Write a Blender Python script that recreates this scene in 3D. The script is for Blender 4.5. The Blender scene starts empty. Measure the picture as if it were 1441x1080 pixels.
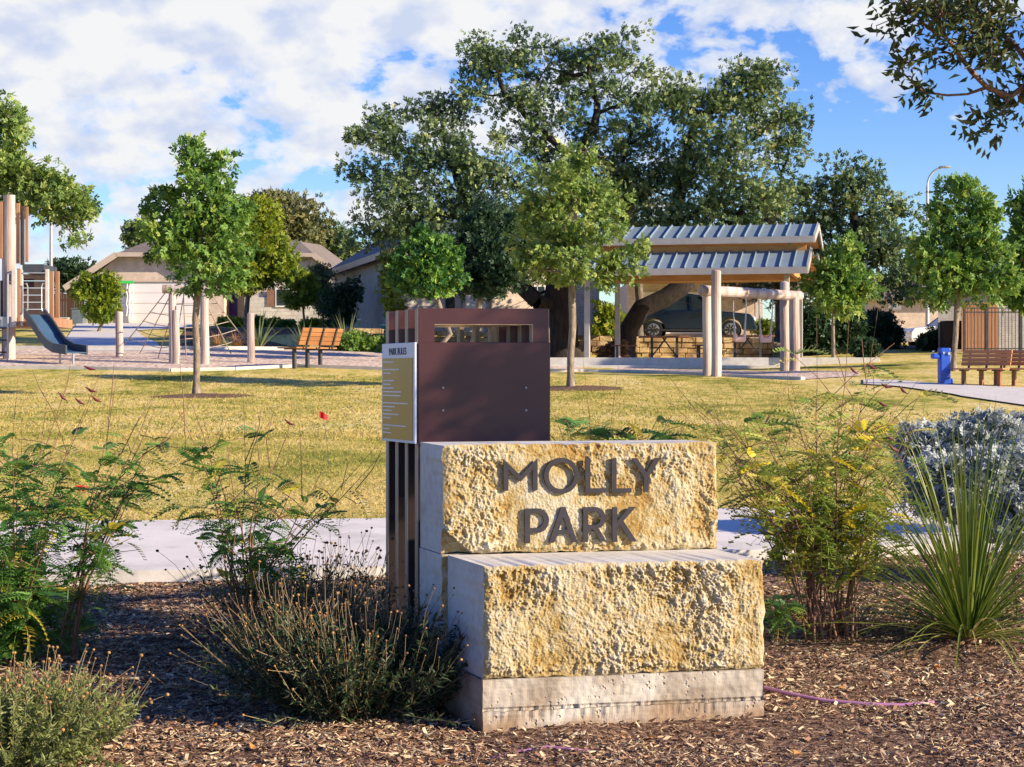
import bpy, math, random
import numpy as np
from mathutils import Vector, Matrix, noise as mn
R = math.radians
sc = bpy.context.scene
COL = sc.collection
rng = np.random.default_rng(7)
random.seed(7)

# ------------------------------------------------------------------ camera
F, HZ, CX, CH = 2600.0, 530.0, 720.5, 1.5
cam = bpy.data.cameras.new('camera'); camo = bpy.data.objects.new('camera', cam); COL.objects.link(camo)
cam.sensor_width = 36; cam.lens = 36 * F / 1441; cam.shift_y = -10 / 1441
cam.clip_start = 0.05; cam.clip_end = 3000
camo.location = (0, 0, CH); camo.rotation_euler = (R(90), 0, 0)
sc.camera = camo

# ------------------------------------------------------------------ light
SUN_EL, SUN_AZ = R(22), R(21)            # from the right, a little behind the camera
tosun = Vector((math.cos(SUN_AZ) * math.cos(SUN_EL), -math.sin(SUN_AZ) * math.cos(SUN_EL), math.sin(SUN_EL)))
sl = bpy.data.lights.new('sun', 'SUN'); sl.energy = 5.0; sl.angle = R(0.5); sl.color = (1.0, 0.85, 0.64)
slo = bpy.data.objects.new('sun', sl); COL.objects.link(slo)
slo.rotation_euler = tosun.to_track_quat('Z', 'Y').to_euler()
slo.location = tosun * 60
world = bpy.data.worlds.new('World'); sc.world = world; world.use_nodes = True
nt = world.node_tree; nt.nodes.clear()
def nn(tree, t, **kw):
    n = tree.nodes.new(t)
    for k, v in kw.items(): setattr(n, k, v)
    return n
def mathn(tree, op, a, b=None, c=None, clamp=False):
    n = nn(tree, 'ShaderNodeMath', operation=op); n.use_clamp = clamp
    for i, v in enumerate((a, b, c)):
        if v is None: continue
        if hasattr(v, 'links') or hasattr(v, 'is_linked'): tree.links.new(v, n.inputs[i])
        else: n.inputs[i].default_value = v
    return n.outputs[0]
def ramp(tree, fac, stops, interp='LINEAR'):
    n = nn(tree, 'ShaderNodeValToRGB'); cr = n.color_ramp; cr.interpolation = interp
    while len(cr.elements) < len(stops): cr.elements.new(0.5)
    for e, (p, c) in zip(cr.elements, stops):
        e.position = p; e.color = (c, c, c, 1) if isinstance(c, (int, float)) else (*c, 1)
    tree.links.new(fac, n.inputs[0]); return n.outputs[0]
sky = nn(nt, 'ShaderNodeTexSky', sky_type='NISHITA'); sky.sun_disc = False
sky.sun_elevation = SUN_EL; sky.sun_rotation = math.atan2(tosun.x, tosun.y)
sky.air_density = 1.0; sky.dust_density = 0.35; sky.ozone_density = 4.0
hs = nn(nt, 'ShaderNodeHueSaturation'); hs.inputs['Saturation'].default_value = 1.3; hs.inputs['Hue'].default_value = 0.525
nt.links.new(sky.outputs[0], hs.inputs['Color'])
bg1 = nn(nt, 'ShaderNodeBackground'); bg1.inputs[1].default_value = 0.115; nt.links.new(hs.outputs[0], bg1.inputs[0])
tc = nn(nt, 'ShaderNodeTexCoord'); sep = nn(nt, 'ShaderNodeSeparateXYZ'); nt.links.new(tc.outputs['Generated'], sep.inputs[0])
zz = mathn(nt, 'ADD', mathn(nt, 'MAXIMUM', sep.outputs[2], 0.0), 0.55)
comb = nn(nt, 'ShaderNodeCombineXYZ')
nt.links.new(mathn(nt, 'DIVIDE', sep.outputs[0], zz), comb.inputs[0])
nt.links.new(mathn(nt, 'DIVIDE', sep.outputs[1], zz), comb.inputs[1])
n1 = nn(nt, 'ShaderNodeTexNoise'); n1.inputs['Scale'].default_value = 17; n1.inputs['Detail'].default_value = 9; n1.inputs['Roughness'].default_value = 0.56; n1.inputs['Distortion'].default_value = 0.15
n2 = nn(nt, 'ShaderNodeTexNoise'); n2.inputs['Scale'].default_value = 3.2; n2.inputs['Detail'].default_value = 3
n3 = nn(nt, 'ShaderNodeTexNoise'); n3.inputs['Scale'].default_value = 22; n3.inputs['Detail'].default_value = 6
for n in (n1, n2, n3): nt.links.new(comb.outputs[0], n.inputs['Vector'])
cov = mathn(nt, 'ADD', mathn(nt, 'MULTIPLY', n1.outputs[0], 0.8), mathn(nt, 'MULTIPLY', n2.outputs[0], 0.20))
cov = mathn(nt, 'ADD', cov, mathn(nt, 'MULTIPLY', mathn(nt, 'MINIMUM', sep.outputs[2], 0.20), 1.45))
cov = mathn(nt, 'SUBTRACT', cov, mathn(nt, 'MULTIPLY', mathn(nt, 'MINIMUM', mathn(nt, 'MAXIMUM', sep.outputs[0], -0.3), 0.5), 0.52))
mask = ramp(nt, cov, [(0.0, 0.0), (0.645, 0.0), (0.695, 0.7), (0.76, 1.0)])
high = mathn(nt, 'SUBTRACT', 1.0, mathn(nt, 'MULTIPLY', mathn(nt, 'MAXIMUM', mathn(nt, 'SUBTRACT', sep.outputs[2], 0.25), 0.0), 4.0), None, True)
front = mathn(nt, 'MULTIPLY', mathn(nt, 'SUBTRACT', sep.outputs[1], 0.35), 3.0, None, True)   # clouds left out of the unseen sky to cut its fill light
mask = mathn(nt, 'MULTIPLY', mathn(nt, 'MULTIPLY', mask, high), front)
ccol = ramp(nt, n3.outputs[0], [(0.35, (0.66, 0.74, 0.95)), (0.55, (0.97, 0.98, 1.0))])
bg2 = nn(nt, 'ShaderNodeBackground'); bg2.inputs[1].default_value = 0.52; nt.links.new(ccol, bg2.inputs[0])
mx = nn(nt, 'ShaderNodeMixShader'); nt.links.new(mask, mx.inputs[0]); nt.links.new(bg1.outputs[0], mx.inputs[1]); nt.links.new(bg2.outputs[0], mx.inputs[2])
wo = nn(nt, 'ShaderNodeOutputWorld'); nt.links.new(mx.outputs[0], wo.inputs[0])
sc.view_settings.view_transform = 'Standard'; sc.view_settings.look = 'None'
sc.view_settings.exposure = 0.85; sc.view_settings.gamma = 1.0
sc.view_settings.use_curve_mapping = False
sc.render.engine = 'CYCLES'
sc.cycles.max_bounces = 5; sc.cycles.diffuse_bounces = 2; sc.cycles.glossy_bounces = 2
sc.cycles.transmission_bounces = 3; sc.cycles.transparent_max_bounces = 6
sc.cycles.caustics_reflective = False; sc.cycles.caustics_refractive = False

# ------------------------------------------------------------------ materials
def newmat(name):
    m = bpy.data.materials.new(name); m.use_nodes = True
    t = m.node_tree; b = t.nodes['Principled BSDF']
    return m, t, b
def pm(name, c1, c2=None, scale=8.0, rough=0.7, bump=0.0, bscale=None, metal=0.0, stretch=(1, 1, 1), detail=5, lo=0.35, hi=0.65, c3=None, spec=0.35):
    m, t, b = newmat(name)
    b.inputs['Roughness'].default_value = rough; b.inputs['Metallic'].default_value = metal
    b.inputs['Specular IOR Level'].default_value = spec
    co = nn(t, 'ShaderNodeTexCoord'); mp = nn(t, 'ShaderNodeMapping'); mp.inputs['Scale'].default_value = stretch
    t.links.new(co.outputs['Object'], mp.inputs[0])
    if c2 is None: c2 = tuple(v * 0.8 for v in c1)
    no = nn(t, 'ShaderNodeTexNoise'); no.inputs['Scale'].default_value = scale; no.inputs['Detail'].default_value = detail
    t.links.new(mp.outputs[0], no.inputs['Vector'])
    st = [(lo, c1), (hi, c2)] if c3 is None else [(lo, c1), ((lo + hi) / 2, c2), (hi, c3)]
    t.links.new(ramp(t, no.outputs[0], st), b.inputs['Base Color'])
    if bump:
        nb = nn(t, 'ShaderNodeTexNoise'); nb.inputs['Scale'].default_value = bscale or scale * 3; nb.inputs['Detail'].default_value = 6
        t.links.new(mp.outputs[0], nb.inputs['Vector'])
        bu = nn(t, 'ShaderNodeBump'); bu.inputs['Strength'].default_value = bump; bu.inputs['Distance'].default_value = 0.02
        t.links.new(nb.outputs[0], bu.inputs['Height']); t.links.new(bu.outputs[0], b.inputs['Normal'])
    return m
def leafmat(name, cols, transl=0.35, rough=0.5, spec=0.4):
    m, t, b = newmat(name)
    a = nn(t, 'ShaderNodeAttribute', attribute_name='rnd')
    k = len(cols)
    c = ramp(t, a.outputs['Fac'], [(i / (k - 1), cc) for i, cc in enumerate(cols)])
    t.links.new(c, b.inputs['Base Color']); b.inputs['Roughness'].default_value = rough
    b.inputs['Specular IOR Level'].default_value = spec
    tr = nn(t, 'ShaderNodeBsdfTranslucent')
    hs = nn(t, 'ShaderNodeHueSaturation'); hs.inputs['Value'].default_value = 1.25; hs.inputs['Hue'].default_value = 0.49
    t.links.new(c, hs.inputs['Color']); t.links.new(hs.outputs[0], tr.inputs[0])
    mx = nn(t, 'ShaderNodeMixShader'); mx.inputs[0].default_value = transl
    t.links.new(b.outputs[0], mx.inputs[1]); t.links.new(tr.outputs[0], mx.inputs[2])
    t.links.new(mx.outputs[0], t.nodes['Material Output'].inputs[0])
    return m
def rndmat(name, cols, rough=0.8, bump=0):
    m, t, b = newmat(name)
    a = nn(t, 'ShaderNodeAttribute', attribute_name='rnd'); k = len(cols)
    t.links.new(ramp(t, a.outputs['Fac'], [(i / (k - 1), cc) for i, cc in enumerate(cols)]), b.inputs['Base Color'])
    b.inputs['Roughness'].default_value = rough; b.inputs['Specular IOR Level'].default_value = 0.3
    return m
def brickmat(name, c1, c2, mortar, scale=1.0, axis='XZ', bw=0.2, bh=0.067, mort=0.01):
    m, t, b = newmat(name); b.inputs['Roughness'].default_value = 0.85
    co = nn(t, 'ShaderNodeTexCoord'); s = nn(t, 'ShaderNodeSeparateXYZ'); t.links.new(co.outputs['Object'], s.inputs[0])
    cb = nn(t, 'ShaderNodeCombineXYZ')
    xy = mathn(t, 'ADD', s.outputs[0], s.outputs[1])
    t.links.new(xy, cb.inputs[0]); t.links.new(s.outputs[2], cb.inputs[1])
    br = nn(t, 'ShaderNodeTexBrick'); br.inputs['Color1'].default_value = (*c1, 1); br.inputs['Color2'].default_value = (*c2, 1); br.inputs['Mortar'].default_value = (*mortar, 1)
    br.inputs['Scale'].default_value = scale; br.inputs['Brick Width'].default_value = bw; br.inputs['Row Height'].default_value = bh; br.inputs['Mortar Size'].default_value = mort
    t.links.new(cb.outputs[0], br.inputs['Vector'])
    no = nn(t, 'ShaderNodeTexNoise'); no.inputs['Scale'].default_value = 3; t.links.new(co.outputs['Object'], no.inputs['Vector'])
    mm = nn(t, 'ShaderNodeMix', data_type='RGBA', blend_type='MULTIPLY'); mm.inputs[0].default_value = 0.5
    t.links.new(br.outputs[0], mm.inputs[6]); t.links.new(ramp(t, no.outputs[0], [(0.3, 0.6), (0.7, 1.1)]), mm.inputs[7])
    t.links.new(mm.outputs[2], b.inputs['Base Color'])
    return m
def shinglemat(name, c1, c2):
    return brickmat(name, c1, c2, tuple(v * 0.55 for v in c1), 1.0, 'XZ', 0.3, 0.09, 0.012)
M = {}
M['lawn'] = None
def groundmat():
    m, t, b = newmat('lawn'); b.inputs['Roughness'].default_value = 0.95; b.inputs['Specular IOR Level'].default_value = 0.1
    co = nn(t, 'ShaderNodeTexCoord')
    def noi(s, d=5, st=(1, 1, 1)):
        mp = nn(t, 'ShaderNodeMapping'); mp.inputs['Scale'].default_value = st; t.links.new(co.outputs['Object'], mp.inputs[0])
        n = nn(t, 'ShaderNodeTexNoise'); n.inputs['Scale'].default_value = s; n.inputs['Detail'].default_value = d; n.inputs['Roughness'].default_value = 0.6
        t.links.new(mp.outputs[0], n.inputs['Vector']); return n.outputs[0]
    a = mathn(t, 'ADD', mathn(t, 'MULTIPLY', noi(0.5, 4, (1, 0.45, 1)), 0.62), mathn(t, 'MULTIPLY', noi(3.0, 6, (1, 0.4, 1)), 0.38))
    c = ramp(t, a, [(0.38, (0.20, 0.22, 0.03)), (0.46, (0.50, 0.42, 0.095)), (0.53, (0.70, 0.53, 0.17)), (0.62, (0.78, 0.62, 0.26))])
    f = ramp(t, noi(9, 6, (1, 0.5, 1)), [(0.30, 0.45), (0.46, 1.0), (0.7, 1.12)])
    mm = nn(t, 'ShaderNodeMix', data_type='RGBA', blend_type='MULTIPLY'); mm.inputs[0].default_value = 1.0
    t.links.new(c, mm.inputs[6]); t.links.new(f, mm.inputs[7]); t.links.new(mm.outputs[2], b.inputs['Base Color'])
    bu = nn(t, 'ShaderNodeBump'); bu.inputs['Strength'].default_value = 0.8; bu.inputs['Distance'].default_value = 0.05
    t.links.new(noi(14, 6), bu.inputs['Height']); t.links.new(bu.outputs[0], b.inputs['Normal'])
    return m
M['lawn'] = groundmat()
M['mulch'] = pm('mulch', (0.06, 0.035, 0.024), (0.17, 0.10, 0.065), 26, 0.95, 1.0, 60, c3=(0.34, 0.22, 0.14), spec=0.1)
M['chips'] = rndmat('mulch_chips', [(0.081, 0.043, 0.030), (0.162, 0.089, 0.054), (0.297, 0.162, 0.092), (0.513, 0.311, 0.176), (0.750, 0.621, 0.378), (0.243, 0.108, 0.059)], 0.8)
M['dirt'] = pm('dirt', (0.34, 0.22, 0.12), (0.42, 0.29, 0.17), 12, 0.95, 0.6, 40)
M['concrete'] = pm('walk_concrete', (0.62, 0.565, 0.49), (0.70, 0.645, 0.57), 3, 0.85, 0.12, 90)
M['concrete2'] = pm('grey_concrete', (0.50, 0.47, 0.42), (0.60, 0.57, 0.52), 5, 0.85, 0.15, 60)
M['kerb'] = pm('kerb_concrete', (0.46, 0.38, 0.28), (0.55, 0.47, 0.37), 9, 0.9, 0.3, 50)
M['asphalt'] = pm('asphalt', (0.05, 0.05, 0.052), (0.075, 0.072, 0.07), 30, 0.9, 0.2)
M['playchips'] = pm('play_chips', (0.33, 0.195, 0.13), (0.63, 0.47, 0.35), 9, 0.95, 1.0, 14, c3=(0.82, 0.69, 0.56), lo=0.38, hi=0.6)
M['maroon'] = pm('maroon_paint', (0.072, 0.025, 0.028), (0.088, 0.031, 0.033), 3.5, 0.36, 0.05, 18, spec=0.5)
M['wood_slat'] = pm('bronze_slat', (0.42, 0.30, 0.18), (0.52, 0.39, 0.26), 6, 0.6, 0.08, 30, stretch=(1, 1, 0.1))
M['shade_dark'] = pm('shade_and_dark_paint', (0.02, 0.011, 0.010), (0.03, 0.016, 0.014), 5, 0.7)  # near black: shade between kiosk slats put into colour, also the cabinet's own paint
M['sign_brass'] = pm('brass_panel', (0.20, 0.135, 0.04), (0.27, 0.19, 0.06), 3, 0.3, 0.0, metal=0.3)
M['sign_white'] = pm('sign_white', (0.76, 0.76, 0.80), (0.80, 0.80, 0.83), 5, 0.5)
M['ink'] = pm('sign_ink', (0.05, 0.05, 0.06), None, 5, 0.6)
M['letter'] = pm('letter_metal', (0.040, 0.036, 0.042), (0.050, 0.045, 0.052), 20, 0.7, 0.05, 90, spec=0.15)
M['log'] = pm('peeled_log', (0.30, 0.22, 0.18), (0.45, 0.36, 0.32), 4.5, 0.8, 0.6, 20, stretch=(1, 1, 0.12), c3=(0.55, 0.465, 0.42))
M['plank'] = pm('play_plank', (0.30, 0.145, 0.075), (0.40, 0.22, 0.125), 4, 0.7, 0.2, 20, stretch=(1, 1, 0.15))
M['plank_pale'] = pm('pale_plank', (0.60, 0.52, 0.46), (0.68, 0.60, 0.53), 4, 0.7, 0.1, 20)
M['plank_dark'] = pm('dark_plank', (0.075, 0.05, 0.045), (0.10, 0.07, 0.06), 4, 0.7, 0.1, 20)
M['slide'] = pm('slide_plastic', (0.055, 0.06, 0.07), (0.07, 0.075, 0.085), 5, 0.4)
M['slide_blue'] = pm('slide_bed', (0.055, 0.115, 0.19), (0.065, 0.13, 0.21), 5, 0.3)
M['steel'] = pm('galvanised', (0.42, 0.42, 0.43), (0.5, 0.5, 0.5), 8, 0.45, metal=0.5)
M['steel_dark'] = pm('dark_steel', (0.05, 0.05, 0.055), (0.07, 0.07, 0.07), 8, 0.5, metal=0.2)
M['pav_paint'] = pm('pavilion_paint', (0.40, 0.37, 0.33), (0.45, 0.42, 0.38), 4, 0.55)
M['pav_roof'] = pm('metal_roof', (0.19, 0.255, 0.30), (0.22, 0.285, 0.33), 3, 0.45, metal=0.0)
M['pav_wood'] = pm('soffit_wood', (0.50, 0.24, 0.075), (0.60, 0.31, 0.11), 3, 0.6, 0.1, 20, stretch=(0.2, 3, 1))
M['rope'] = pm('rope', (0.30, 0.25, 0.2), (0.40, 0.34, 0.28), 60, 0.9)
M['pink'] = pm('bucket_pink', (0.70, 0.46, 0.38), (0.74, 0.50, 0.42), 4, 0.55)
M['bench_wood'] = pm('bench_wood', (0.30, 0.125, 0.042), (0.42, 0.19, 0.07), 5, 0.55, 0.1, 25, stretch=(0.15, 1, 1))
M['bench_red'] = pm('bench_redwood', (0.52, 0.21, 0.085), (0.60, 0.26, 0.11), 5, 0.55, 0.1, 25, stretch=(0.15, 1, 1))
M['table'] = pm('table_brown', (0.24, 0.10, 0.05), (0.30, 0.135, 0.07), 5, 0.55)
M['blue'] = pm('fountain_blue', (0.012, 0.075, 0.46), (0.016, 0.09, 0.52), 5, 0.35, spec=0.5)
M['red'] = pm('flag_red', (0.65, 0.02, 0.02), (0.72, 0.03, 0.03), 5, 0.6)
M['purple'] = pm('pipe_purple', (0.36, 0.15, 0.30), (0.42, 0.2, 0.34), 9, 0.5)
M['magenta'] = pm('ball_magenta', (0.75, 0.03, 0.22), (0.8, 0.05, 0.25), 9, 0.5)
M['oak_near'] = leafmat('shade_leaves', [(0.030, 0.053, 0.018), (0.060, 0.090, 0.027), (0.112, 0.128, 0.038), (0.240, 0.195, 0.045)], 0.3)
M['young_oak_l'] = leafmat('young_oak_leaves', [(0.085, 0.158, 0.034), (0.147, 0.243, 0.051), (0.253, 0.349, 0.074), (0.443, 0.486, 0.127)], 0.3)
M['bark'] = pm('bark_grey', (0.12, 0.09, 0.065), (0.21, 0.165, 0.125), 14, 0.9, 0.9, 30, stretch=(1, 1, 0.25))
M['bark_pale'] = pm('bark_pale', (0.16, 0.12, 0.085), (0.31, 0.25, 0.185), 16, 0.9, 0.7, 40, stretch=(1, 1, 0.3))
M['bark_dark'] = pm('bark_dark', (0.02, 0.015, 0.012), (0.045, 0.034, 0.027), 9, 0.95, 1.0, 20, stretch=(1, 1, 0.3))
M['twig'] = pm('red_twig', (0.16, 0.075, 0.045), (0.27, 0.15, 0.09), 30, 0.8)
M['twig_tan'] = pm('tan_twig', (0.34, 0.2, 0.11), (0.46, 0.3, 0.17), 30, 0.8)
M['pod'] = pm('seed_pod', (0.12, 0.02, 0.03), (0.18, 0.03, 0.04), 30, 0.6)
M['oak'] = leafmat('oak_leaves', [(0.037, 0.081, 0.051), (0.059, 0.107, 0.040), (0.121, 0.193, 0.059), (0.227, 0.294, 0.091), (0.427, 0.440, 0.160)], 0.25)
M['oak2'] = leafmat('oak_leaves_olive', [(0.068, 0.084, 0.030), (0.128, 0.142, 0.049), (0.203, 0.203, 0.074), (0.324, 0.284, 0.121)], 0.25)
M['young'] = leafmat('young_leaves', [(0.060, 0.135, 0.028), (0.109, 0.229, 0.039), (0.189, 0.327, 0.055), (0.377, 0.457, 0.090)], 0.35)
M['lime'] = leafmat('lime_leaves', [(0.095, 0.164, 0.015), (0.202, 0.285, 0.021), (0.329, 0.380, 0.025), (0.455, 0.455, 0.045)], 0.4)
M['juniper'] = leafmat('juniper_leaves', [(0.026, 0.094, 0.022), (0.056, 0.169, 0.030), (0.160, 0.319, 0.037), (0.356, 0.506, 0.056)], 0.25)
M['dark_leaf'] = leafmat('dark_leaves', [(0.018, 0.045, 0.021), (0.030, 0.075, 0.027), (0.053, 0.105, 0.033)], 0.25)
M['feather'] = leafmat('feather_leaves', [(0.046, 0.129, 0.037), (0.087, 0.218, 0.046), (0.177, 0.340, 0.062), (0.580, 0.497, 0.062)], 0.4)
M['feather2'] = leafmat('feather_leaves_yellow', [(0.092, 0.178, 0.030), (0.224, 0.328, 0.056), (0.373, 0.439, 0.092), (0.636, 0.560, 0.131), (0.750, 0.617, 0.038)], 0.4)  # lighter, yellower leaf tones than the other feathery shrubs
M['silver'] = leafmat('silver_leaves', [(0.17, 0.22, 0.17), (0.330, 0.363, 0.363), (0.484, 0.517, 0.506), (0.638, 0.660, 0.627)], 0.2, 0.8)
M['blade'] = leafmat('sotol_blades', [(0.058, 0.111, 0.016), (0.130, 0.189, 0.026), (0.234, 0.273, 0.046), (0.442, 0.403, 0.130)], 0.25, 0.4)
M['agave'] = leafmat('agave_blades', [(0.10, 0.15, 0.05), (0.20, 0.24, 0.10), (0.30, 0.31, 0.15)], 0.2, 0.45)
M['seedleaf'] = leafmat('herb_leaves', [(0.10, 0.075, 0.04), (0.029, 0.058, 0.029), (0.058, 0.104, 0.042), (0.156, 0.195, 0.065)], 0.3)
M['seedleaf2'] = leafmat('herb_leaves_olive', [(0.15, 0.20, 0.06), (0.30, 0.34, 0.11), (0.46, 0.46, 0.19)], 0.35)  # lighter olive leaf tones
M['seedstem'] = rndmat('herb_stems', [(0.15, 0.11, 0.05), (0.32, 0.22, 0.11), (0.46, 0.33, 0.19)])
M['seedhead'] = rndmat('seed_heads', [(0.11, 0.06, 0.035), (0.27, 0.145, 0.06), (0.46, 0.25, 0.075)])
M['seedhead_dark'] = rndmat('dry_heads', [(0.05, 0.025, 0.02), (0.13, 0.07, 0.05), (0.4, 0.25, 0.15)])
M['orangegrass'] = rndmat('orange_grass', [(0.35, 0.16, 0.05), (0.5, 0.27, 0.1), (0.6, 0.38, 0.18)])
M['grassblade'] = leafmat('lawn_blades', [(0.144, 0.192, 0.030), (0.336, 0.300, 0.066), (0.540, 0.408, 0.132), (0.696, 0.540, 0.240)], 0.3, 0.8, 0.15)
M['grassgreen'] = leafmat('edge_blades', [(0.07, 0.12, 0.018), (0.14, 0.19, 0.03), (0.26, 0.25, 0.05)], 0.3, 0.8, 0.15)
M['brick_tan'] = brickmat('tan_brick', (0.66, 0.49, 0.36), (0.55, 0.40, 0.29), (0.66, 0.58, 0.5))
M['brick_pale'] = brickmat('pale_brick', (0.60, 0.52, 0.45), (0.50, 0.42, 0.36), (0.62, 0.57, 0.5))
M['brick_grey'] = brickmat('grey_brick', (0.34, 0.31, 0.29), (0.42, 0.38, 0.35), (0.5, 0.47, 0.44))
M['limestone_wall'] = brickmat('limestone_blocks', (0.64, 0.60, 0.52), (0.54, 0.50, 0.43), (0.50, 0.46, 0.40), 1.0, 'XZ', 0.5, 0.22, 0.02)
M['drywall'] = brickmat('stacked_stone', (0.52, 0.35, 0.17), (0.36, 0.24, 0.12), (0.09, 0.06, 0.035), 1.0, 'XZ', 0.42, 0.17, 0.028)
M['shingle'] = shinglemat('brown_shingles', (0.25, 0.20, 0.16), (0.19, 0.155, 0.125))
M['shingle_blue'] = shinglemat('slate_shingles', (0.095, 0.15, 0.185), (0.075, 0.12, 0.15))
M['garage'] = pm('garage_door', (0.74, 0.69, 0.66), (0.77, 0.72, 0.69), 2, 0.6)
M['trim'] = pm('house_trim', (0.48, 0.38, 0.29), (0.52, 0.42, 0.33), 3, 0.6)
M['white'] = pm('white_paint', (0.78, 0.77, 0.74), (0.82, 0.81, 0.78), 3, 0.5)
M['shutter'] = pm('shutter_wood', (0.22, 0.11, 0.07), (0.28, 0.15, 0.09), 3, 0.7)
M['fence_wood'] = pm('fence_wood', (0.34, 0.16, 0.075), (0.42, 0.21, 0.1), 3, 0.8, 0.2, 12, stretch=(6, 6, 0.3))
M['glass'] = pm('window_glass', (0.018, 0.028, 0.036), (0.03, 0.042, 0.05), 2, 0.08, spec=0.8)
M['purple_curtain'] = pm('purple_decoration', (0.03, 0.012, 0.14), (0.10, 0.05, 0.3), 20, 0.6)
M['green_band'] = pm('green_band', (0.03, 0.55, 0.08), (0.05, 0.6, 0.1), 5, 0.5)
M['ac'] = pm('ac_metal', (0.12, 0.15, 0.16), (0.15, 0.18, 0.19), 5, 0.5)
M['utility'] = pm('utility_green', (0.05, 0.30, 0.17), (0.06, 0.33, 0.2), 5, 0.5)
M['car_blue'] = pm('car_blue', (0.004, 0.014, 0.034), (0.005, 0.017, 0.04), 2, 0.22, spec=0.8)
M['car_white'] = pm('car_white', (0.72, 0.72, 0.73), (0.75, 0.75, 0.75), 2, 0.25, spec=0.6)
M['tyre'] = pm('tyre', (0.02, 0.02, 0.02), (0.03, 0.03, 0.03), 9, 0.9)
M['rim'] = pm('rim', (0.4, 0.4, 0.4), (0.5, 0.5, 0.5), 9, 0.35, metal=0.7)
M['taillight'] = pm('tail_light', (0.55, 0.08, 0.05), (0.6, 0.1, 0.06), 9, 0.3)
M['headlight'] = pm('head_light', (0.7, 0.72, 0.75), (0.75, 0.76, 0.78), 9, 0.2)
M['deadwood'] = pm('dead_brush', (0.14, 0.07, 0.04), (0.25, 0.14, 0.08), 20, 0.9)

def joints(m, pitch):
    t = m.node_tree; b = t.nodes['Principled BSDF']; src = b.inputs['Base Color'].links[0].from_socket
    co = nn(t, 'ShaderNodeTexCoord'); sp = nn(t, 'ShaderNodeSeparateXYZ'); t.links.new(co.outputs['Object'], sp.inputs[0])
    f = mathn(t, 'ABSOLUTE', mathn(t, 'SUBTRACT', mathn(t, 'FRACT', mathn(t, 'MULTIPLY', mathn(t, 'ADD', sp.outputs[0], 50.65), 1 / pitch)), 0.5))
    g = ramp(t, f, [(0.0, 0.45), (0.006 / pitch, 0.5), (0.012 / pitch, 1.0)])
    no = nn(t, 'ShaderNodeTexNoise'); no.inputs['Scale'].default_value = 1.6; no.inputs['Detail'].default_value = 8; no.inputs['Roughness'].default_value = 0.7; t.links.new(co.outputs['Object'], no.inputs['Vector'])
    st = ramp(t, no.outputs[0], [(0.34, 0.72), (0.5, 0.97), (0.7, 1.0)])
    for fac in (g, st):
        mm = nn(t, 'ShaderNodeMix', data_type='RGBA', blend_type='MULTIPLY'); mm.inputs[0].default_value = 1.0
        t.links.new(src, mm.inputs[6]); t.links.new(fac, mm.inputs[7]); src = mm.outputs[2]
    t.links.new(src, b.inputs['Base Color'])
M['walk'] = pm('sidewalk_concrete', (0.68, 0.63, 0.56), (0.76, 0.71, 0.64), 3, 0.85, 0.12, 90); joints(M['walk'], 1.55)
# ------------------------------------------------------------------ mesh helpers
def mesh_np(name, V, faces, rnd=None, smooth=False):
    """V (n,3); faces: list of (m,k) int arrays; rnd per-vertex float"""
    me = bpy.data.meshes.new(name)
    V = np.asarray(V, np.float32); me.vertices.add(len(V)); me.vertices.foreach_set('co', V.ravel())
    faces = [np.asarray(f, np.int32) for f in faces if len(f)]
    tot = sum(f.size for f in faces); npoly = sum(len(f) for f in faces)
    me.loops.add(tot); me.polygons.add(npoly)
    me.loops.foreach_set('vertex_index', np.concatenate([f.ravel() for f in faces]))
    starts = []; s = 0
    for f in faces:
        starts.append(np.arange(len(f)) * f.shape[1] + s); s += f.size
    me.polygons.foreach_set('loop_start', np.concatenate(starts).astype(np.int32))
    me.polygons.foreach_set('use_smooth', np.full(npoly, smooth, dtype=bool))
    if rnd is not None:
        a = me.attributes.new('rnd', 'FLOAT', 'POINT'); a.data.foreach_set('value', np.asarray(rnd, np.float32))
    me.update(calc_edges=True)
    return me
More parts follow.
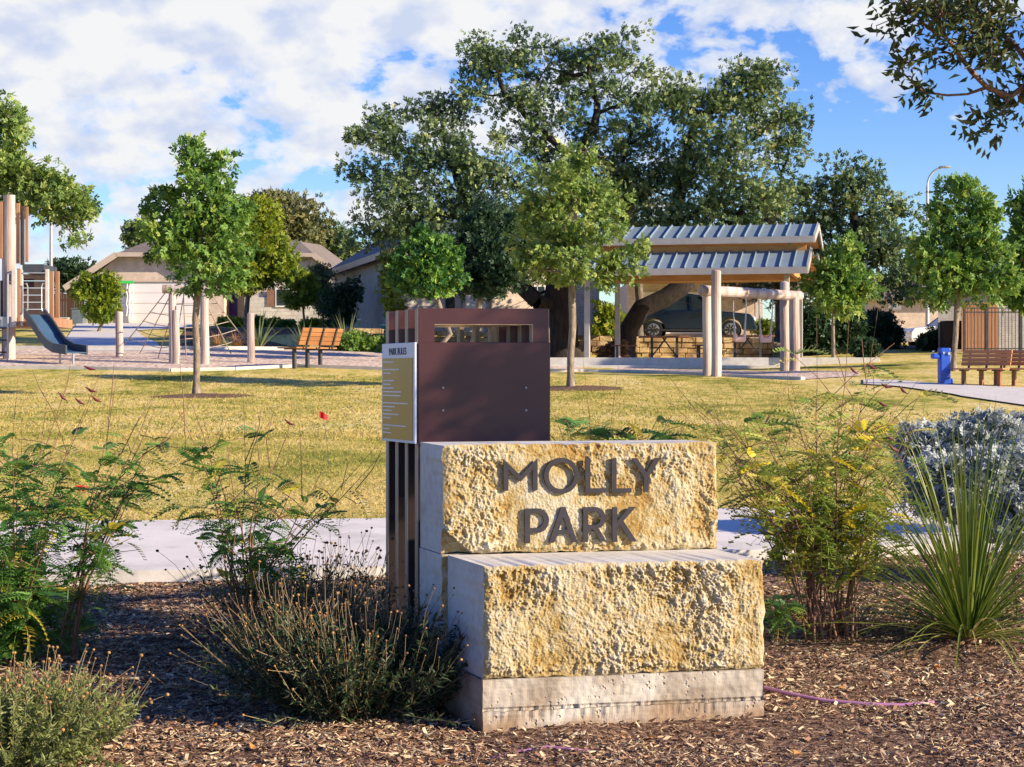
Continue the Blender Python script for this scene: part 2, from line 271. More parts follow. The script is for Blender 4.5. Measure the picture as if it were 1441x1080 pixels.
class MB:
    def __init__(s): s.v = []; s.f = []
    def add(s, vs, fs):
        o = len(s.v); s.v += [tuple(v) for v in vs]; s.f += [tuple(i + o for i in f) for f in fs]; return s
    def hexa(s, p):  # 8 corners: bottom 4 ccw, top 4
        return s.add(p, [(3, 2, 1, 0), (4, 5, 6, 7), (0, 1, 5, 4), (1, 2, 6, 5), (2, 3, 7, 6), (3, 0, 4, 7)])
    def box(s, c, d, rot=None):
        x, y, z = (d[0] / 2, d[1] / 2, d[2] / 2)
        p = [Vector(q) for q in ((-x, -y, -z), (x, -y, -z), (x, y, -z), (-x, y, -z), (-x, -y, z), (x, -y, z), (x, y, z), (-x, y, z))]
        if rot is not None: p = [rot @ q for q in p]
        return s.hexa([q + Vector(c) for q in p])
    def bx(s, x0, x1, y0, y1, z0, z1): return s.box(((x0 + x1) / 2, (y0 + y1) / 2, (z0 + z1) / 2), (x1 - x0, y1 - y0, z1 - z0))
    def bar(s, p, q, w, h, up=(0, 0, 1)):
        p = Vector(p); q = Vector(q); d = q - p; L = d.length; y = d / L; u = Vector(up)
        if abs(y.dot(u)) > 0.98: u = Vector((1, 0, 0))
        x = y.cross(u).normalized(); z = x.cross(y)
        r = Matrix((x, y, z)).transposed()
        return s.box((p + q) / 2, (w, L, h), r)
    def tube(s, pts, rad, n=8, cap=True):
        pts = [Vector(p) for p in pts]
        if not hasattr(rad, '__len__'): rad = [rad] * len(pts)
        o = len(s.v); px = None
        for i, p in enumerate(pts):
            t = (pts[min(i + 1, len(pts) - 1)] - pts[max(i - 1, 0)])
            t = t.normalized() if t.length > 1e-9 else Vector((0, 0, 1))
            if px is None: px = t.orthogonal().normalized()
            else:
                px = px - t * px.dot(t); px = px.normalized() if px.length > 1e-6 else t.orthogonal().normalized()
            py = t.cross(px)
            for k in range(n):
                a = 2 * math.pi * k / n
                s.v.append(tuple(p + (px * math.cos(a) + py * math.sin(a)) * rad[i]))
        for i in range(len(pts) - 1):
            for k in range(n):
                k2 = (k + 1) % n
                s.f.append((o + i * n + k, o + i * n + k2, o + (i + 1) * n + k2, o + (i + 1) * n + k))
        if cap:
            s.f.append(tuple(o + k for k in range(n))[::-1]); e = o + (len(pts) - 1) * n; s.f.append(tuple(e + k for k in range(n)))
        return s
    def prism(s, poly, off):  # poly list of 3D pts, off vector
        n = len(poly); o = Vector(off); P = [Vector(p) for p in poly]
        return s.add(P + [p + o for p in P], [tuple(range(n))[::-1], tuple(range(n, 2 * n))] + [(i, (i + 1) % n, n + (i + 1) % n, n + i) for i in range(n)])
    def ell(s, c, r, nu=10, nv=6):
        o = len(s.v); c = Vector(c)
        s.v.append((c.x, c.y, c.z - r[2]))
        for j in range(1, nv):
            t = -math.pi / 2 + math.pi * j / nv
            for i in range(nu):
                a = 2 * math.pi * i / nu
                s.v.append((c.x + r[0] * math.cos(t) * math.cos(a), c.y + r[1] * math.cos(t) * math.sin(a), c.z + r[2] * math.sin(t)))
        s.v.append((c.x, c.y, c.z + r[2])); e = len(s.v) - 1
        for i in range(nu):
            s.f.append((o, o + 1 + (i + 1) % nu, o + 1 + i))
            for j in range(nv - 2):
                a = o + 1 + j * nu
                s.f.append((a + i, a + (i + 1) % nu, a + nu + (i + 1) % nu, a + nu + i))
            a = o + 1 + (nv - 2) * nu
            s.f.append((a + i, a + (i + 1) % nu, e))
        return s
    def mesh(s, name, off=(0, 0, 0), smooth=False):
        me = bpy.data.meshes.new(name); o = Vector(off)
        me.from_pydata([tuple(Vector(v) - o) for v in s.v], [], s.f)
        if smooth: me.polygons.foreach_set('use_smooth', [True] * len(me.polygons))
        me.update(); return me
def link(name, me, mat=None, parent=None, bevel=0):
    o = bpy.data.objects.new(name, me); COL.objects.link(o)
    if mat is not None: me.materials.append(M[mat] if isinstance(mat, str) else mat)
    if parent is not None: o.parent = parent
    if bevel:
        b = o.modifiers.new('bevel', 'BEVEL'); b.width = bevel; b.segments = 2; b.limit_method = 'ANGLE'
    return o
class Thing:
    def __init__(s, name, label, cat, loc=(0, 0, 0), rz=0, group=None):
        s.o = bpy.data.objects.new(name, None); COL.objects.link(s.o); s.o.empty_display_size = 0.2
        s.o.location = loc; s.o.rotation_euler = (0, 0, rz); s.loc = Vector(loc)
        s.o['label'] = label; s.o['category'] = cat
        if group: s.o['group'] = group
    def part(s, name, mb, mat, world=False, smooth=False, bevel=0, parent=None, label=None):
        me = mb.mesh(name, s.loc if world else (0, 0, 0), smooth) if isinstance(mb, MB) else mb
        o = link(name, me, mat, parent or s.o, bevel)
        if label: o['label'] = label
        return o
def single(name, me, mat, label, cat, group=None, loc=None, bevel=0):
    o = link(name, me, mat, None, bevel); o['label'] = label; o['category'] = cat
    if group: o['group'] = group
    if loc is not None: o.location = loc
    return o
def structure(name, me, mat, kind='structure'):
    o = link(name, me, mat); o['kind'] = kind; return o
def copy_thing(o, loc, rz=None, label=None):
    c = o.copy(); COL.objects.link(c); c.location = loc
    if rz is not None: c.rotation_euler = (0, 0, rz)
    if label: c['label'] = label
    for ch in list(o.children):
        d = ch.copy(); COL.objects.link(d); d.parent = c
        for g in list(ch.children):
            e = g.copy(); COL.objects.link(e); e.parent = d
    return c

# ------------------------------------------------------------------ terrain
TU = np.array([-0.30, -0.20, -0.09, 0.05, 0.13, 0.165, 0.25])
TD = np.array([-60, 0, 6.8, 8.5, 11.3, 13.8, 22, 30, 40, 44, 48, 52, 57, 62, 67.3, 68.2, 76, 84, 96, 120, 200, 420])
TZ = np.array([
    [0, 0, 0, 0.05, .25, .40, .62, .80, 1.00, 1.10, 1.40, 1.72, 2.08, 2.41, 2.62, 2.68, 3.1, 3.6, 4.27, 4.6, 5.5, 7],
    [0, 0, 0, 0.05, .25, .40, .62, .80, 1.00, 1.10, 1.40, 1.72, 2.08, 2.41, 2.62, 2.70, 3.1, 3.6, 4.27, 4.6, 5.5, 7],
    [0, 0, 0, 0.05, .25, .40, .62, .80, 1.02, 1.14, 1.40, 1.68, 2.00, 2.33, 2.40, 3.18, 3.3, 3.6, 4.20, 4.5, 5.5, 7],
    [0, 0, 0, 0.05, .25, .40, .60, .76, 1.05, 1.18, 1.36, 1.54, 1.70, 1.95, 2.12, 2.92, 3.05, 3.3, 3.7, 4.3, 5.2, 7],
    [0, 0, 0, 0.05, .25, .40, .60, .74, 1.03, 1.18, 1.36, 1.54, 1.70, 1.95, 2.12, 2.88, 3.03, 3.2, 3.5, 4.2, 5.2, 7],
    [0, 0, 0, 0.05, .25, .40, .60, .74, 1.04, 1.22, 1.40, 1.60, 1.80, 2.05, 2.30, 2.45, 2.8, 2.9, 3.1, 4.0, 5.2, 7],
    [0, 0, 0, 0.05, .25, .40, .60, .74, 1.05, 1.27, 1.50, 1.75, 2.02, 2.29, 2.45, 2.48, 2.7, 2.85, 3.1, 4.0, 5.2, 7]])
def terr_np(x, y):
    x = np.asarray(x, float); y = np.asarray(y, float)
    u = np.clip(x / np.maximum(y, 9.0), TU[0], TU[-1])
    ui = np.clip(np.searchsorted(TU, u, side='right') - 1, 0, len(TU) - 2); a = (u - TU[ui]) / (TU[ui + 1] - TU[ui])
    di = np.clip(np.searchsorted(TD, y, side='right') - 1, 0, len(TD) - 2); b = np.clip((y - TD[di]) / (TD[di + 1] - TD[di]), 0, 1)
    z0 = TZ[ui, di] * (1 - a) + TZ[ui + 1, di] * a; z1 = TZ[ui, di + 1] * (1 - a) + TZ[ui + 1, di + 1] * a
    return z0 * (1 - b) + z1 * b
def terr(x, y): return float(terr_np(x, y))
def W(px, py, d): return Vector(((px - CX) / F * d, d, CH + (HZ - py) / F * d))
_ds = np.arange(5, 240, 0.02)
def G(px, py):
    z = CH + (HZ - py) / F * _ds; t = terr_np((px - CX) / F * _ds, _ds)
    k = np.argmax(z <= t); d = _ds[k] if (z <= t).any() else 200.0
    return Vector(((px - CX) / F * d, d, t[k]))
def at(px, d):
    x = (px - CX) / F * d; return Vector((x, d, terr(x, d)))
def gridfaces(nr, nc):
    i = np.arange(nr - 1)[:, None] * nc + np.arange(nc - 1)[None, :]
    return np.stack([i, i + 1, i + nc + 1, i + nc], -1).reshape(-1, 4)
rows = np.unique(np.concatenate([TD, np.arange(-60, 0, 10), np.arange(0, 60, 1.0), np.arange(60, 100, 2.0), np.arange(100, 420, 20)]))
us = np.unique(np.concatenate([np.linspace(-1.4, 1.4, 57), TU]))
YY, UU = np.meshgrid(rows, us, indexing='ij'); XX = UU * np.maximum(YY + 20, 25)
# keep the slope columns exact by sampling terr at real positions
gv = np.stack([XX, YY, terr_np(XX, YY)], -1)
flatn = gv[..., 1] < 11.6
gv[..., 2] -= np.where(flatn, 0.03, 0.0)
structure('ground', mesh_np('ground', gv.reshape(-1, 3), [gridfaces(len(rows), len(us))], smooth=True), 'lawn')

def strip(name, near, far, mat, lift, n=80, m=4, thick=0.0, kind='structure'):
    """sheet between two pixel polylines laid on the terrain"""
    def res(pl):
        P = np.array([list(G(*p)) for p in pl]); s = np.r_[0, np.cumsum(np.linalg.norm(np.diff(P[:, :2], axis=0), axis=1))]
        q = np.linspace(0, s[-1], n); return np.stack([np.interp(q, s, P[:, k]) for k in range(2)], -1)
    a, b = res(near), res(far)
    t = np.linspace(0, 1, m)[:, None, None]
    P = a[None] * (1 - t) + b[None] * t
    Z = terr_np(P[..., 0], P[..., 1]) + lift
    V = np.concatenate([P, Z[..., None]], -1)
    if thick:
        low = V[0].copy(); low[:, 2] -= thick; hi = V[-1].copy(); hi[:, 2] -= thick
        V = np.concatenate([low[None], V, hi[None]])
    return structure(name, mesh_np(name, V.reshape(-1, 3), [gridfaces(V.shape[0], n)]), mat, kind), V
# mulch bed sheet (near) : between the viewer and the sidewalk
NEAR = [(-900, 838), (100, 825), (540, 817), (1020, 794), (1300, 784), (2300, 764)]
FAR = [(-900, 756), (100, 750), (540, 746), (1010, 731), (1300, 723), (2300, 706)]
sw, SWV = strip('sidewalk', NEAR, FAR, 'walk', 0.085, 120, 4, 0.16)
near_line = SWV[1]
def near_y(x): return np.interp(x, near_line[:, 0], near_line[:, 1])
nx, ny = 120, 60
bxs = np.linspace(-9, 9, nx); B = np.zeros((ny, nx, 3))
for j, t in enumerate(np.linspace(0, 1, ny)):
    yy = 2.0 + (near_y(bxs) - 0.005 - 2.0) * t
    B[j, :, 0] = bxs; B[j, :, 1] = yy; B[j, :, 2] = terr_np(bxs, yy) + 0.012
for j in range(ny):
    for i in range(nx):
        B[j, i, 2] += 0.025 * mn.noise(Vector((B[j, i, 0] * 1.7, B[j, i, 1] * 1.7, 0))) + 0.01 * mn.noise(Vector((B[j, i, 0] * 6, B[j, i, 1] * 6, 3)))
structure('mulch_bed', mesh_np('mulch_bed', B.reshape(-1, 3), [gridfaces(ny, nx)], smooth=True), 'mulch')
def bed_z(x, y):
    x = np.asarray(x); y = np.asarray(y)
    ti = np.clip((y - 2.0) / (near_y(x) - 2.005), 0, 0.999) * (ny - 1); xi = np.clip((x + 9) / 18, 0, 0.999) * (nx - 1)
    return B[ti.astype(int), xi.astype(int), 2]

def inst(tv, P, Mx):
    tv = np.asarray(tv, float)
    return np.einsum('nij,kj->nki', Mx, tv) + P[:, None, :]
def inst_mesh(name, tv, tf, P, Mx, rnd=None, smooth=False, jit=0.0):
    k = len(tv); N = len(P); V = inst(tv, P, Mx).reshape(-1, 3)
    tf = [np.asarray(f) for f in tf]
    fs = [(f[None] + (np.arange(N) * k)[:, None, None]).reshape(-1, f.shape[1]) for f in tf]
    r = None
    if rnd is not None: r = np.repeat(rnd, k)
    return mesh_np(name, V, fs, r, smooth)
def frame(d, up=None, roll=None):
    """rotation matrices (N,3,3) with columns side, d, normal"""
    d = d / np.maximum(np.linalg.norm(d, axis=1, keepdims=True), 1e-9)
    if up is None: up = rng.normal(size=d.shape)
    s = np.cross(d, up); s /= np.maximum(np.linalg.norm(s, axis=1, keepdims=True), 1e-9)
    n = np.cross(s, d)
    return np.stack([s, d, n], -1)
# chips of wood lying on the bed: nobody could count them
def chips(name, N, x0, x1, ya, yb, smin, smax, avoid=None):
    x = rng.uniform(x0, x1, N * 2); y = rng.uniform(ya, yb, N * 2)
    k = (y < near_y(x) - 0.02) & (np.abs(x) < 0.32 * y + 0.25)
    x, y = x[k][:N], y[k][:N]; N = len(x)
    P = np.stack([x, y, bed_z(x, y) + rng.uniform(0.003, 0.02, N)], -1)
    a = rng.uniform(0, 2 * np.pi, N); tilt = rng.normal(0, 0.28, N)
    d = np.stack([np.cos(a) * np.cos(tilt), np.sin(a) * np.cos(tilt), np.sin(tilt)], -1)
    up = np.stack([rng.normal(0, 0.45, N), rng.normal(0, 0.45, N), np.ones(N)], -1)
    bare = np.array([mn.noise(Vector((a_ * 1.1 + 4, b_ * 1.1, 2))) for a_, b_ in zip(x, y)]) + 0.25 * np.exp(-((x - .3) ** 2 + (y - 7.4) ** 2) / .5)
    keep = rng.random(N) > np.clip((bare - .12) * 3.2, 0, .72)
    P, a, tilt, d, up, x, y = P[keep], a[keep], tilt[keep], d[keep], up[keep], x[keep], y[keep]; N = len(x)
    L = rng.uniform(smin, smax, N) * rng.choice([0.6, 1, 1, 1.6], N); wd = L * rng.uniform(0.10, 0.38, N)
    Mx = frame(d, up) * np.stack([wd, L, wd * 0.6], -1)[:, None, :]
    tv = [(-.5, -.5, 0), (.5, -.42, 0), (.42, .5, 0), (-.5, .4, 0), (-.45, -.5, .35), (.45, -.42, .35), (.4, .5, .35), (-.45, .4, .35)]
    tf = [[(4, 5, 6, 7), (0, 1, 5, 4), (1, 2, 6, 5), (2, 3, 7, 6), (3, 0, 4, 7)]]
    return inst_mesh(name, tv, tf, P, Mx, rng.random(N))
structure('mulch_chips', chips('mulch_chips', 190000, -3.6, 3.6, 6.7, 12.4, 0.008, 0.030), 'chips', 'stuff')
# playground surface, driveway, path, street
PN = [(-400, 519), (0, 519), (120, 520), (240, 523), (330, 521), (420, 517), (540, 521), (700, 522), (880, 524.5), (1000, 529), (1130, 535), (1210, 530)]
PF = [(-400, 491), (0, 492), (120, 492.5), (240, 493), (330, 493), (420, 494), (540, 496), (700, 505), (830, 517), (1000, 521.5), (1130, 523), (1210, 524)]
strip('playground_surface', PN, PF, 'playchips', 0.02, 120, 10)
def edge_line(name, pl, w, h, lift, mat):
    P = [G(*p) for p in pl]; mb = MB()
    for a, b in zip(P[:-1], P[1:]):
        n = 6
        for k in range(n):
            p = a.lerp(b, k / n); q = a.lerp(b, (k + 1) / n)
            p.z = terr(p.x, p.y) + lift; q.z = terr(q.x, q.y) + lift
            mb.bar(p, q, w, h)
    return structure(name, mb.mesh(name), mat)
edge_line('playground_kerb', PN[:11], 0.15, 0.10, 0.035, 'concrete2')
edge_line('playground_kerb', PF[:8], 0.15, 0.16, 0.05, 'concrete2')
dl = [(84, 495.5), (89, 485), (95, 475), (101, 466), (105, 461), (108, 456)]; dr = [(238, 495), (222, 485), (202, 475), (192, 466), (292, 461), (302, 456)]
strip('driveway', dl, dr, 'concrete', 0.03, 40, 8)
strip('mulch_bank', [(243, 491), (330, 491), (430, 491.5), (545, 494)], [(262, 464), (330, 463), (430, 463), (545, 464)], 'mulch', 0.03, 50, 12)
strip('park_path', [(1215, 542), (1262, 545), (1340, 556), (1441, 572), (1800, 610)], [(1215, 535), (1262, 536.5), (1340, 543), (1441, 547.5), (1800, 556)], 'concrete', 0.03, 50, 5)
st = np.stack(np.meshgrid(np.linspace(70.0, 77, 6), np.linspace(-12, 60, 40), indexing='ij'), -1)
sv = np.stack([st[..., 1], st[..., 0], terr_np(st[..., 1], st[..., 0]) + 0.03], -1)
structure('street', mesh_np('street', sv.reshape(-1, 3), [gridfaces(6, 40)]), 'asphalt')

# lawn blades (uncountable)
def blades(name, N, da, db, hmin, hmax, wid, mat, ymin=None, cond=None, lean=0.5):
    d = rng.uniform(da ** 1.0, db, N); u = rng.uniform(-0.31, 0.31, N); x = u * d; y = d
    k = y > np.interp(x, SWV[-2][:, 0], SWV[-2][:, 1]) + 0.01
    if cond is not None: k &= cond(x, y)
    x, y = x[k], y[k]; N = len(x)
    P = np.stack([x, y, terr_np(x, y) - 0.005], -1)
    dd = np.stack([rng.normal(0, lean, N), rng.normal(0, lean, N), np.ones(N)], -1)
    Mx = frame(dd, np.stack([rng.normal(0, 1, N), rng.normal(0, 1, N), np.zeros(N)], -1)) * np.stack([np.full(N, wid), rng.uniform(hmin, hmax, N), np.full(N, wid)], -1)[:, None, :]
    tv = [(-1, 0, 0), (1, 0, 0), (0.5, .55, .3), (-.5, .55, .3), (0.2, 1, 1.4)]
    r = np.clip(rng.normal(0.45, 0.18, N) + 0.25 * np.sin(x * 2.1 + y * 0.7) * np.sin(y * 1.3), 0, 1)
    return structure(name, inst_mesh(name, tv, [[(0, 1, 2, 3)], [(3, 2, 4)]], P, Mx, r), mat, 'stuff')
notplay = lambda x, y: y < 47
blades('lawn_grass', 110000, 13.3, 26, 0.02, 0.055, 0.0045, 'grassblade', cond=notplay, lean=0.8)
blades('lawn_grass', 60000, 24, 50, 0.03, 0.07, 0.011, 'grassblade', cond=lambda x, y: (y < 51 - 0.0 * x) & ~((x > 7.0) & (y > 33)), lean=0.9)
blades('lawn_edge_grass', 16000, 13.2, 16, 0.05, 0.11, 0.004, 'grassgreen', cond=lambda x, y: y < np.interp(x, SWV[-2][:, 0], SWV[-2][:, 1]) + 0.30, lean=0.4)

# ------------------------------------------------------------------ foliage
def smoothcurve(a, b, n, wig, sag=0.0):
    a = Vector(a); b = Vector(b); L = (b - a).length; out = []
    ph = [random.uniform(0, 6.28) for _ in range(3)]
    for i in range(1, n + 1):
        t = i / n; e = math.sin(math.pi * t) if i < n else 0
        p = a.lerp(b, t) + Vector((math.sin(ph[0] + t * 5), math.sin(ph[1] + t * 5), math.sin(ph[2] + t * 4) * 0.7)) * wig * L * e
        p.z += sag * L * e; out.append(p)
    return out
LEAF_T = [(0, 0, 0), (-.5, .45, .12), (0, 1, -0.05), (.5, .45, .12)]
LEAF_F = [[(0, 3, 2), (0, 2, 1)]]
SPRIG_T = []; SPRIG_F = []
for k, (a, t) in enumerate(((0.0, 0.55), (0.9, 0.3), (-0.9, 0.35), (0.6, 0.05), (-0.55, 0.0))):
    c, s = math.cos(a), math.sin(a); o = len(SPRIG_T)
    for (x, y, z) in LEAF_T:
        x2, y2 = x * 0.36, y * 0.62; SPRIG_T.append((c * x2 + s * y2, -s * x2 + c * y2 + t, z * 0.4 + (0.12 if k % 2 else -0.08) * y2))
    SPRIG_F += [(o, o + 3, o + 2), (o, o + 2, o + 1)]
SPRIG_F = [SPRIG_F]
def skeleton_tubes(pos, par, rad, n=6, taper=True):
    """independent frusta for each node->parent edge"""
    pos = np.asarray(pos); par = np.asarray(par); rad = np.asarray(rad)
    k = np.where(par >= 0)[0]; A = pos[par[k]]; Bp = pos[k]; d = Bp - A
    L = np.linalg.norm(d, axis=1); ok = L > 1e-5; k, A, Bp, d = k[ok], A[ok], Bp[ok], d[ok]
    Mx = frame(d, np.tile([[0.31, 0.87, 0.4]], (len(d), 1)))
    an = np.arange(n) * 2 * np.pi / n
    ring = np.cos(an)[None, :, None] * Mx[:, None, :, 0] + np.sin(an)[None, :, None] * Mx[:, None, :, 2]
    ra = np.minimum(rad[par[k]], rad[k] * 1.6)
    V = np.concatenate([A[:, None] + ring * ra[:, None, None], Bp[:, None] + ring * rad[k][:, None, None]], 1).reshape(-1, 3)
    i = np.arange(n); j = (i + 1) % n
    f = np.stack([i, j, j + n, i + n], -1)
    return V, (f[None] + (np.arange(len(k)) * 2 * n)[:, None, None]).reshape(-1, 4)
def tree(name, label, cat, base, lobes, trunk, trunk_r, lmat, bark, ncl=120, lpc=60, cr=0.45, ll=0.12, lw=0.55, seed=1, group=None,
         names=('trunk', 'crown'), sprig=False, up=0.5, tip_r=0.008, flat=0.75, droop=0.0, inner=0.35, shell=1.0, rbias=0.0, flare=1.5, extra_limbs=(), gap=0.0):
    """trunk: list of points (world) from the base up; lobes: (px, py, rpx, rpy, dd) ellipsoids at depth base.y+dd"""
    random.seed(seed); rg = np.random.default_rng(seed)
    base = Vector(base); trunk = [Vector(p) for p in trunk]
    N0 = 9000; pos = np.zeros((N0, 3)); par = np.full(N0, -1); plen = np.zeros(N0); cnt = np.zeros(N0); n = 0
    def addn(p, q):
        nonlocal n
        pos[n] = p; par[n] = q; plen[n] = 0 if q < 0 else plen[q] + np.linalg.norm(pos[n] - pos[q]); n += 1; return n - 1
    last = addn(trunk[0], -1)
    dense = []
    for a, b in zip(trunk[:-1], trunk[1:]):
        for t in (0.34, 0.67, 1.0): dense.append(a.lerp(b, t))
    for p in dense: last = addn(p, last)
    ntr = n; first_ok = max(1, int(ntr * 0.55))
    for ex in extra_limbs:
        k = addn(ex[0], 0) if (Vector(ex[0]) - trunk[0]).length < 1.0 else addn(ex[0], int(np.argmin(np.linalg.norm(pos[:n] - np.array(ex[0]), axis=1))))
        for a, b in zip(ex[:-1], ex[1:]):
            for t in (0.34, 0.67, 1.0): k = addn(Vector(a).lerp(Vector(b), t), k)
    L = []
    for (px, py, rx, ry, dd) in lobes:
        d = base.y + dd; L.append((np.array(W(px, py, d)), np.array([rx * d / F, rx * d / F * 0.85, ry * d / F])))
    tt = np.array(trunk[-1])
    order = sorted(range(len(L)), key=lambda i: np.linalg.norm(L[i][0] - tt))
    def nearest(p, w):
        q = pos[first_ok:n]; c = np.linalg.norm(q - p, axis=1) + w * plen[first_ok:n]
        dz = q[:, 2] - p[2]; c = c + np.maximum(dz, 0) * 0.6
        return first_ok + int(np.argmin(c))
    for i in order:
        c = L[i][0]; k = nearest(c, 0.25); m = max(3, int(np.linalg.norm(c - pos[k]) / 0.5))
        for p in smoothcurve(pos[k], c, min(m, 14), 0.07, -0.05): k = addn(p, k)
    vol = np.array([np.prod(l[1]) ** (2 / 3) for l in L]); vol /= vol.sum()
    tips = []; tipn = []
    pts = []
    for (c, r), v in zip(L, vol):
        m = max(3, int(round(ncl * v)))
        dirs = rg.normal(size=(m, 3)); dirs /= np.linalg.norm(dirs, axis=1, keepdims=True)
        rr = (inner + (1 - inner) * rg.random(m) ** (0.6 / shell))
        pts.append((c, c + dirs * r * rr[:, None]))
    allp = np.concatenate([p for _, p in pts]); cen = np.concatenate([np.tile(c, (len(p), 1)) for c, p in pts])
    o = np.argsort(np.linalg.norm(allp - cen, axis=1)); allp = allp[o]; cen = cen[o]
    gl = base.z + 0.06
    for p in allp:
        p[2] = max(p[2], gl + 0.1 * random.random())
        k = nearest(p, 0.12)
        dist = np.linalg.norm(p - pos[k]); m = int(np.clip(dist / 0.35, 2, 6))
        if n + m + 2 > N0: break
        for q in smoothcurve(pos[k], p, m, 0.10, 0.03): k = addn(q, k)
        tips.append(k)
    cnt[tips] = 1
    for i in range(n - 1, 0, -1): cnt[par[i]] += cnt[i]
    tot = max(cnt[:n].max(), 1)
    rad = np.maximum(tip_r, trunk_r * (cnt[:n] / tot) ** (0.66 if trunk_r > .2 else .5))
    isT = np.arange(n) < ntr
    zt = plen[:n]
    rad = np.where(isT, np.maximum(rad, trunk_r * np.clip(1 - 0.35 * zt / max(zt[ntr - 1], 0.01), 0.55, 1)), rad)
    th = Thing(name, label, cat, base, 0, group)
    bo = np.array(base)
    mb = MB(); tr = [Vector(pos[i]) for i in range(ntr)]; rr = list(rad[:ntr]); rr[0] *= flare
    tr[0].z -= 0.1
    mb.tube(tr, rr, 12)
    tv = np.array(mb.v); q4 = np.array([f for f in mb.f if len(f) == 4])
    p2 = par[:n].copy(); p2[:ntr] = -1
    V, Fq = skeleton_tubes(pos[:n], p2, rad, 6)
    V = np.concatenate([tv, V]) - bo; Fq = np.concatenate([q4, Fq + len(tv)])
    th.part(names[0], mesh_np(names[0], V, [Fq], smooth=True), bark)
    # leaves
    T = pos[tips]; Tp = pos[par[tips]]; nt_ = len(T)
    m = lpc; idx = np.repeat(np.arange(nt_), m)
    size = np.clip(np.exp(rg.normal(0, 0.35, nt_)), .5, 1.4)[idx]
    along = rg.random(len(idx))[:, None]
    P = T[idx] * (1 - 0.5 * along) + Tp[idx] * 0.5 * along + np.clip(rg.normal(size=(len(idx), 3)), -1.15, 1.15) * np.array([1, 1, flat]) * cr * size[:, None] * 0.5
    if droop: P[:, 2] -= droop * rg.random(len(idx)) ** 2
    ok = P[:, 2] > base.z + 0.05; P = P[ok]; idx = idx[ok]
    od = P - cen[: 1].mean(0) if False else P - np.array([base.x, base.y, (T[:, 2].mean())])
    od /= np.maximum(np.linalg.norm(od, axis=1, keepdims=True), 1e-6)
    d = rg.normal(size=P.shape) + 0.6 * od - np.array([0, 0, 0.25 + droop])
    upv = rg.normal(size=P.shape) * 0.8 + np.array([0, 0, up]) + 0.4 * od
    s = ll * rg.uniform(0.65, 1.3, len(P))
    Mx = frame(d, np.cross(upv, d)) * np.stack([s * (lw if not sprig else 1), s, s], -1)[:, None, :]
    clump = rg.normal(0, 0.16, nt_)[idx]
    r = np.clip(rg.normal(0.42 + rbias, 0.2, len(P)) + clump, 0, 1)
    tvv, tff = (SPRIG_T, SPRIG_F) if sprig else (LEAF_T, LEAF_F)
    th.part(names[1], inst_mesh(names[1], tvv, tff, P - bo, Mx, r), lmat)
    return th
def straight(base, px_top, py_top, n=4, wob=0.06):
    b = Vector(base); t = W(px_top, py_top, b.y); out = [b]
    for i in range(1, n + 1):
        p = b.lerp(t, i / n); p.x += random.uniform(-wob, wob) * (i < n); p.y += random.uniform(-wob, wob); out.append(p)
    return out

# ------------------------------------------------------------------ the park sign
d0 = 7.62
fl = W(680, 1042, d0); fl.z = 0
ang = R(13.5); ex = Vector((math.cos(ang), math.sin(ang), 0)); ang2 = R(19); ey = Vector((-math.sin(ang2), math.cos(ang2), 0))
PLH = 1.5 + (530 - 957) / F * d0            # plinth top
LBH = 1.5 + (530 - 797) / F * d0            # lower block top
LW = 1.23
U0 = -0.145; UV = 0.50                       # the upper block stands back and to the left
sign = Thing('park_sign', 'rough cut limestone park name sign with dark metal letters on a concrete footing', 'park sign', fl)
def fp(u, v, z): return ex * u + ey * v + Vector((0, 0, z))
def noisegrid(nu, nv, fn): return np.array([[fn(i, j) for i in range(nu)] for j in range(nv)])
def stonemat(name, rough):
    m, t, b = newmat(name); b.inputs['Roughness'].default_value = 0.9; b.inputs['Specular IOR Level'].default_value = 0.15
    co = nn(t, 'ShaderNodeTexCoord')
    def noi(s, d=6, dist=0.0, ro=0.6):
        n = nn(t, 'ShaderNodeTexNoise'); n.inputs['Scale'].default_value = s; n.inputs['Detail'].default_value = d; n.inputs['Roughness'].default_value = ro; n.inputs['Distortion'].default_value = dist
        t.links.new(co.outputs['Object'], n.inputs['Vector']); return n.outputs[0]
    if rough:
        a = nn(t, 'ShaderNodeAttribute', attribute_name='rnd')     # iron staining sits in the pits of the split face
        f = mathn(t, 'ADD', mathn(t, 'MULTIPLY', a.outputs['Fac'], 0.42), mathn(t, 'MULTIPLY', noi(24, 6, 0.6), 0.68))
        c = ramp(t, f, [(0.36, (0.34, 0.20, 0.06)), (0.48, (0.42, 0.30, 0.12)), (0.60, (0.49, 0.395, 0.225)), (0.78, (0.57, 0.51, 0.39))])
        bu = nn(t, 'ShaderNodeBump'); bu.inputs['Strength'].default_value = 0.9; bu.inputs['Distance'].default_value = 0.010
        t.links.new(noi(95, 6), bu.inputs['Height']); t.links.new(bu.outputs[0], b.inputs['Normal'])
    else:
        c = ramp(t, mathn(t, 'ADD', mathn(t, 'MULTIPLY', noi(3.5), 0.5), mathn(t, 'MULTIPLY', noi(25), 0.5)), [(0.35, (0.50, 0.455, 0.38)), (0.5, (0.64, 0.60, 0.52)), (0.65, (0.70, 0.665, 0.59))])
        bu = nn(t, 'ShaderNodeBump'); bu.inputs['Strength'].default_value = 0.2; bu.inputs['Distance'].default_value = 0.003
        t.links.new(noi(90, 5), bu.inputs['Height']); t.links.new(bu.outputs[0], b.inputs['Normal'])
    t.links.new(c, b.inputs['Base Color']); return m
M['stone_rough'] = stonemat('split_limestone', True); M['stone_sawn'] = stonemat('sawn_limestone', False)
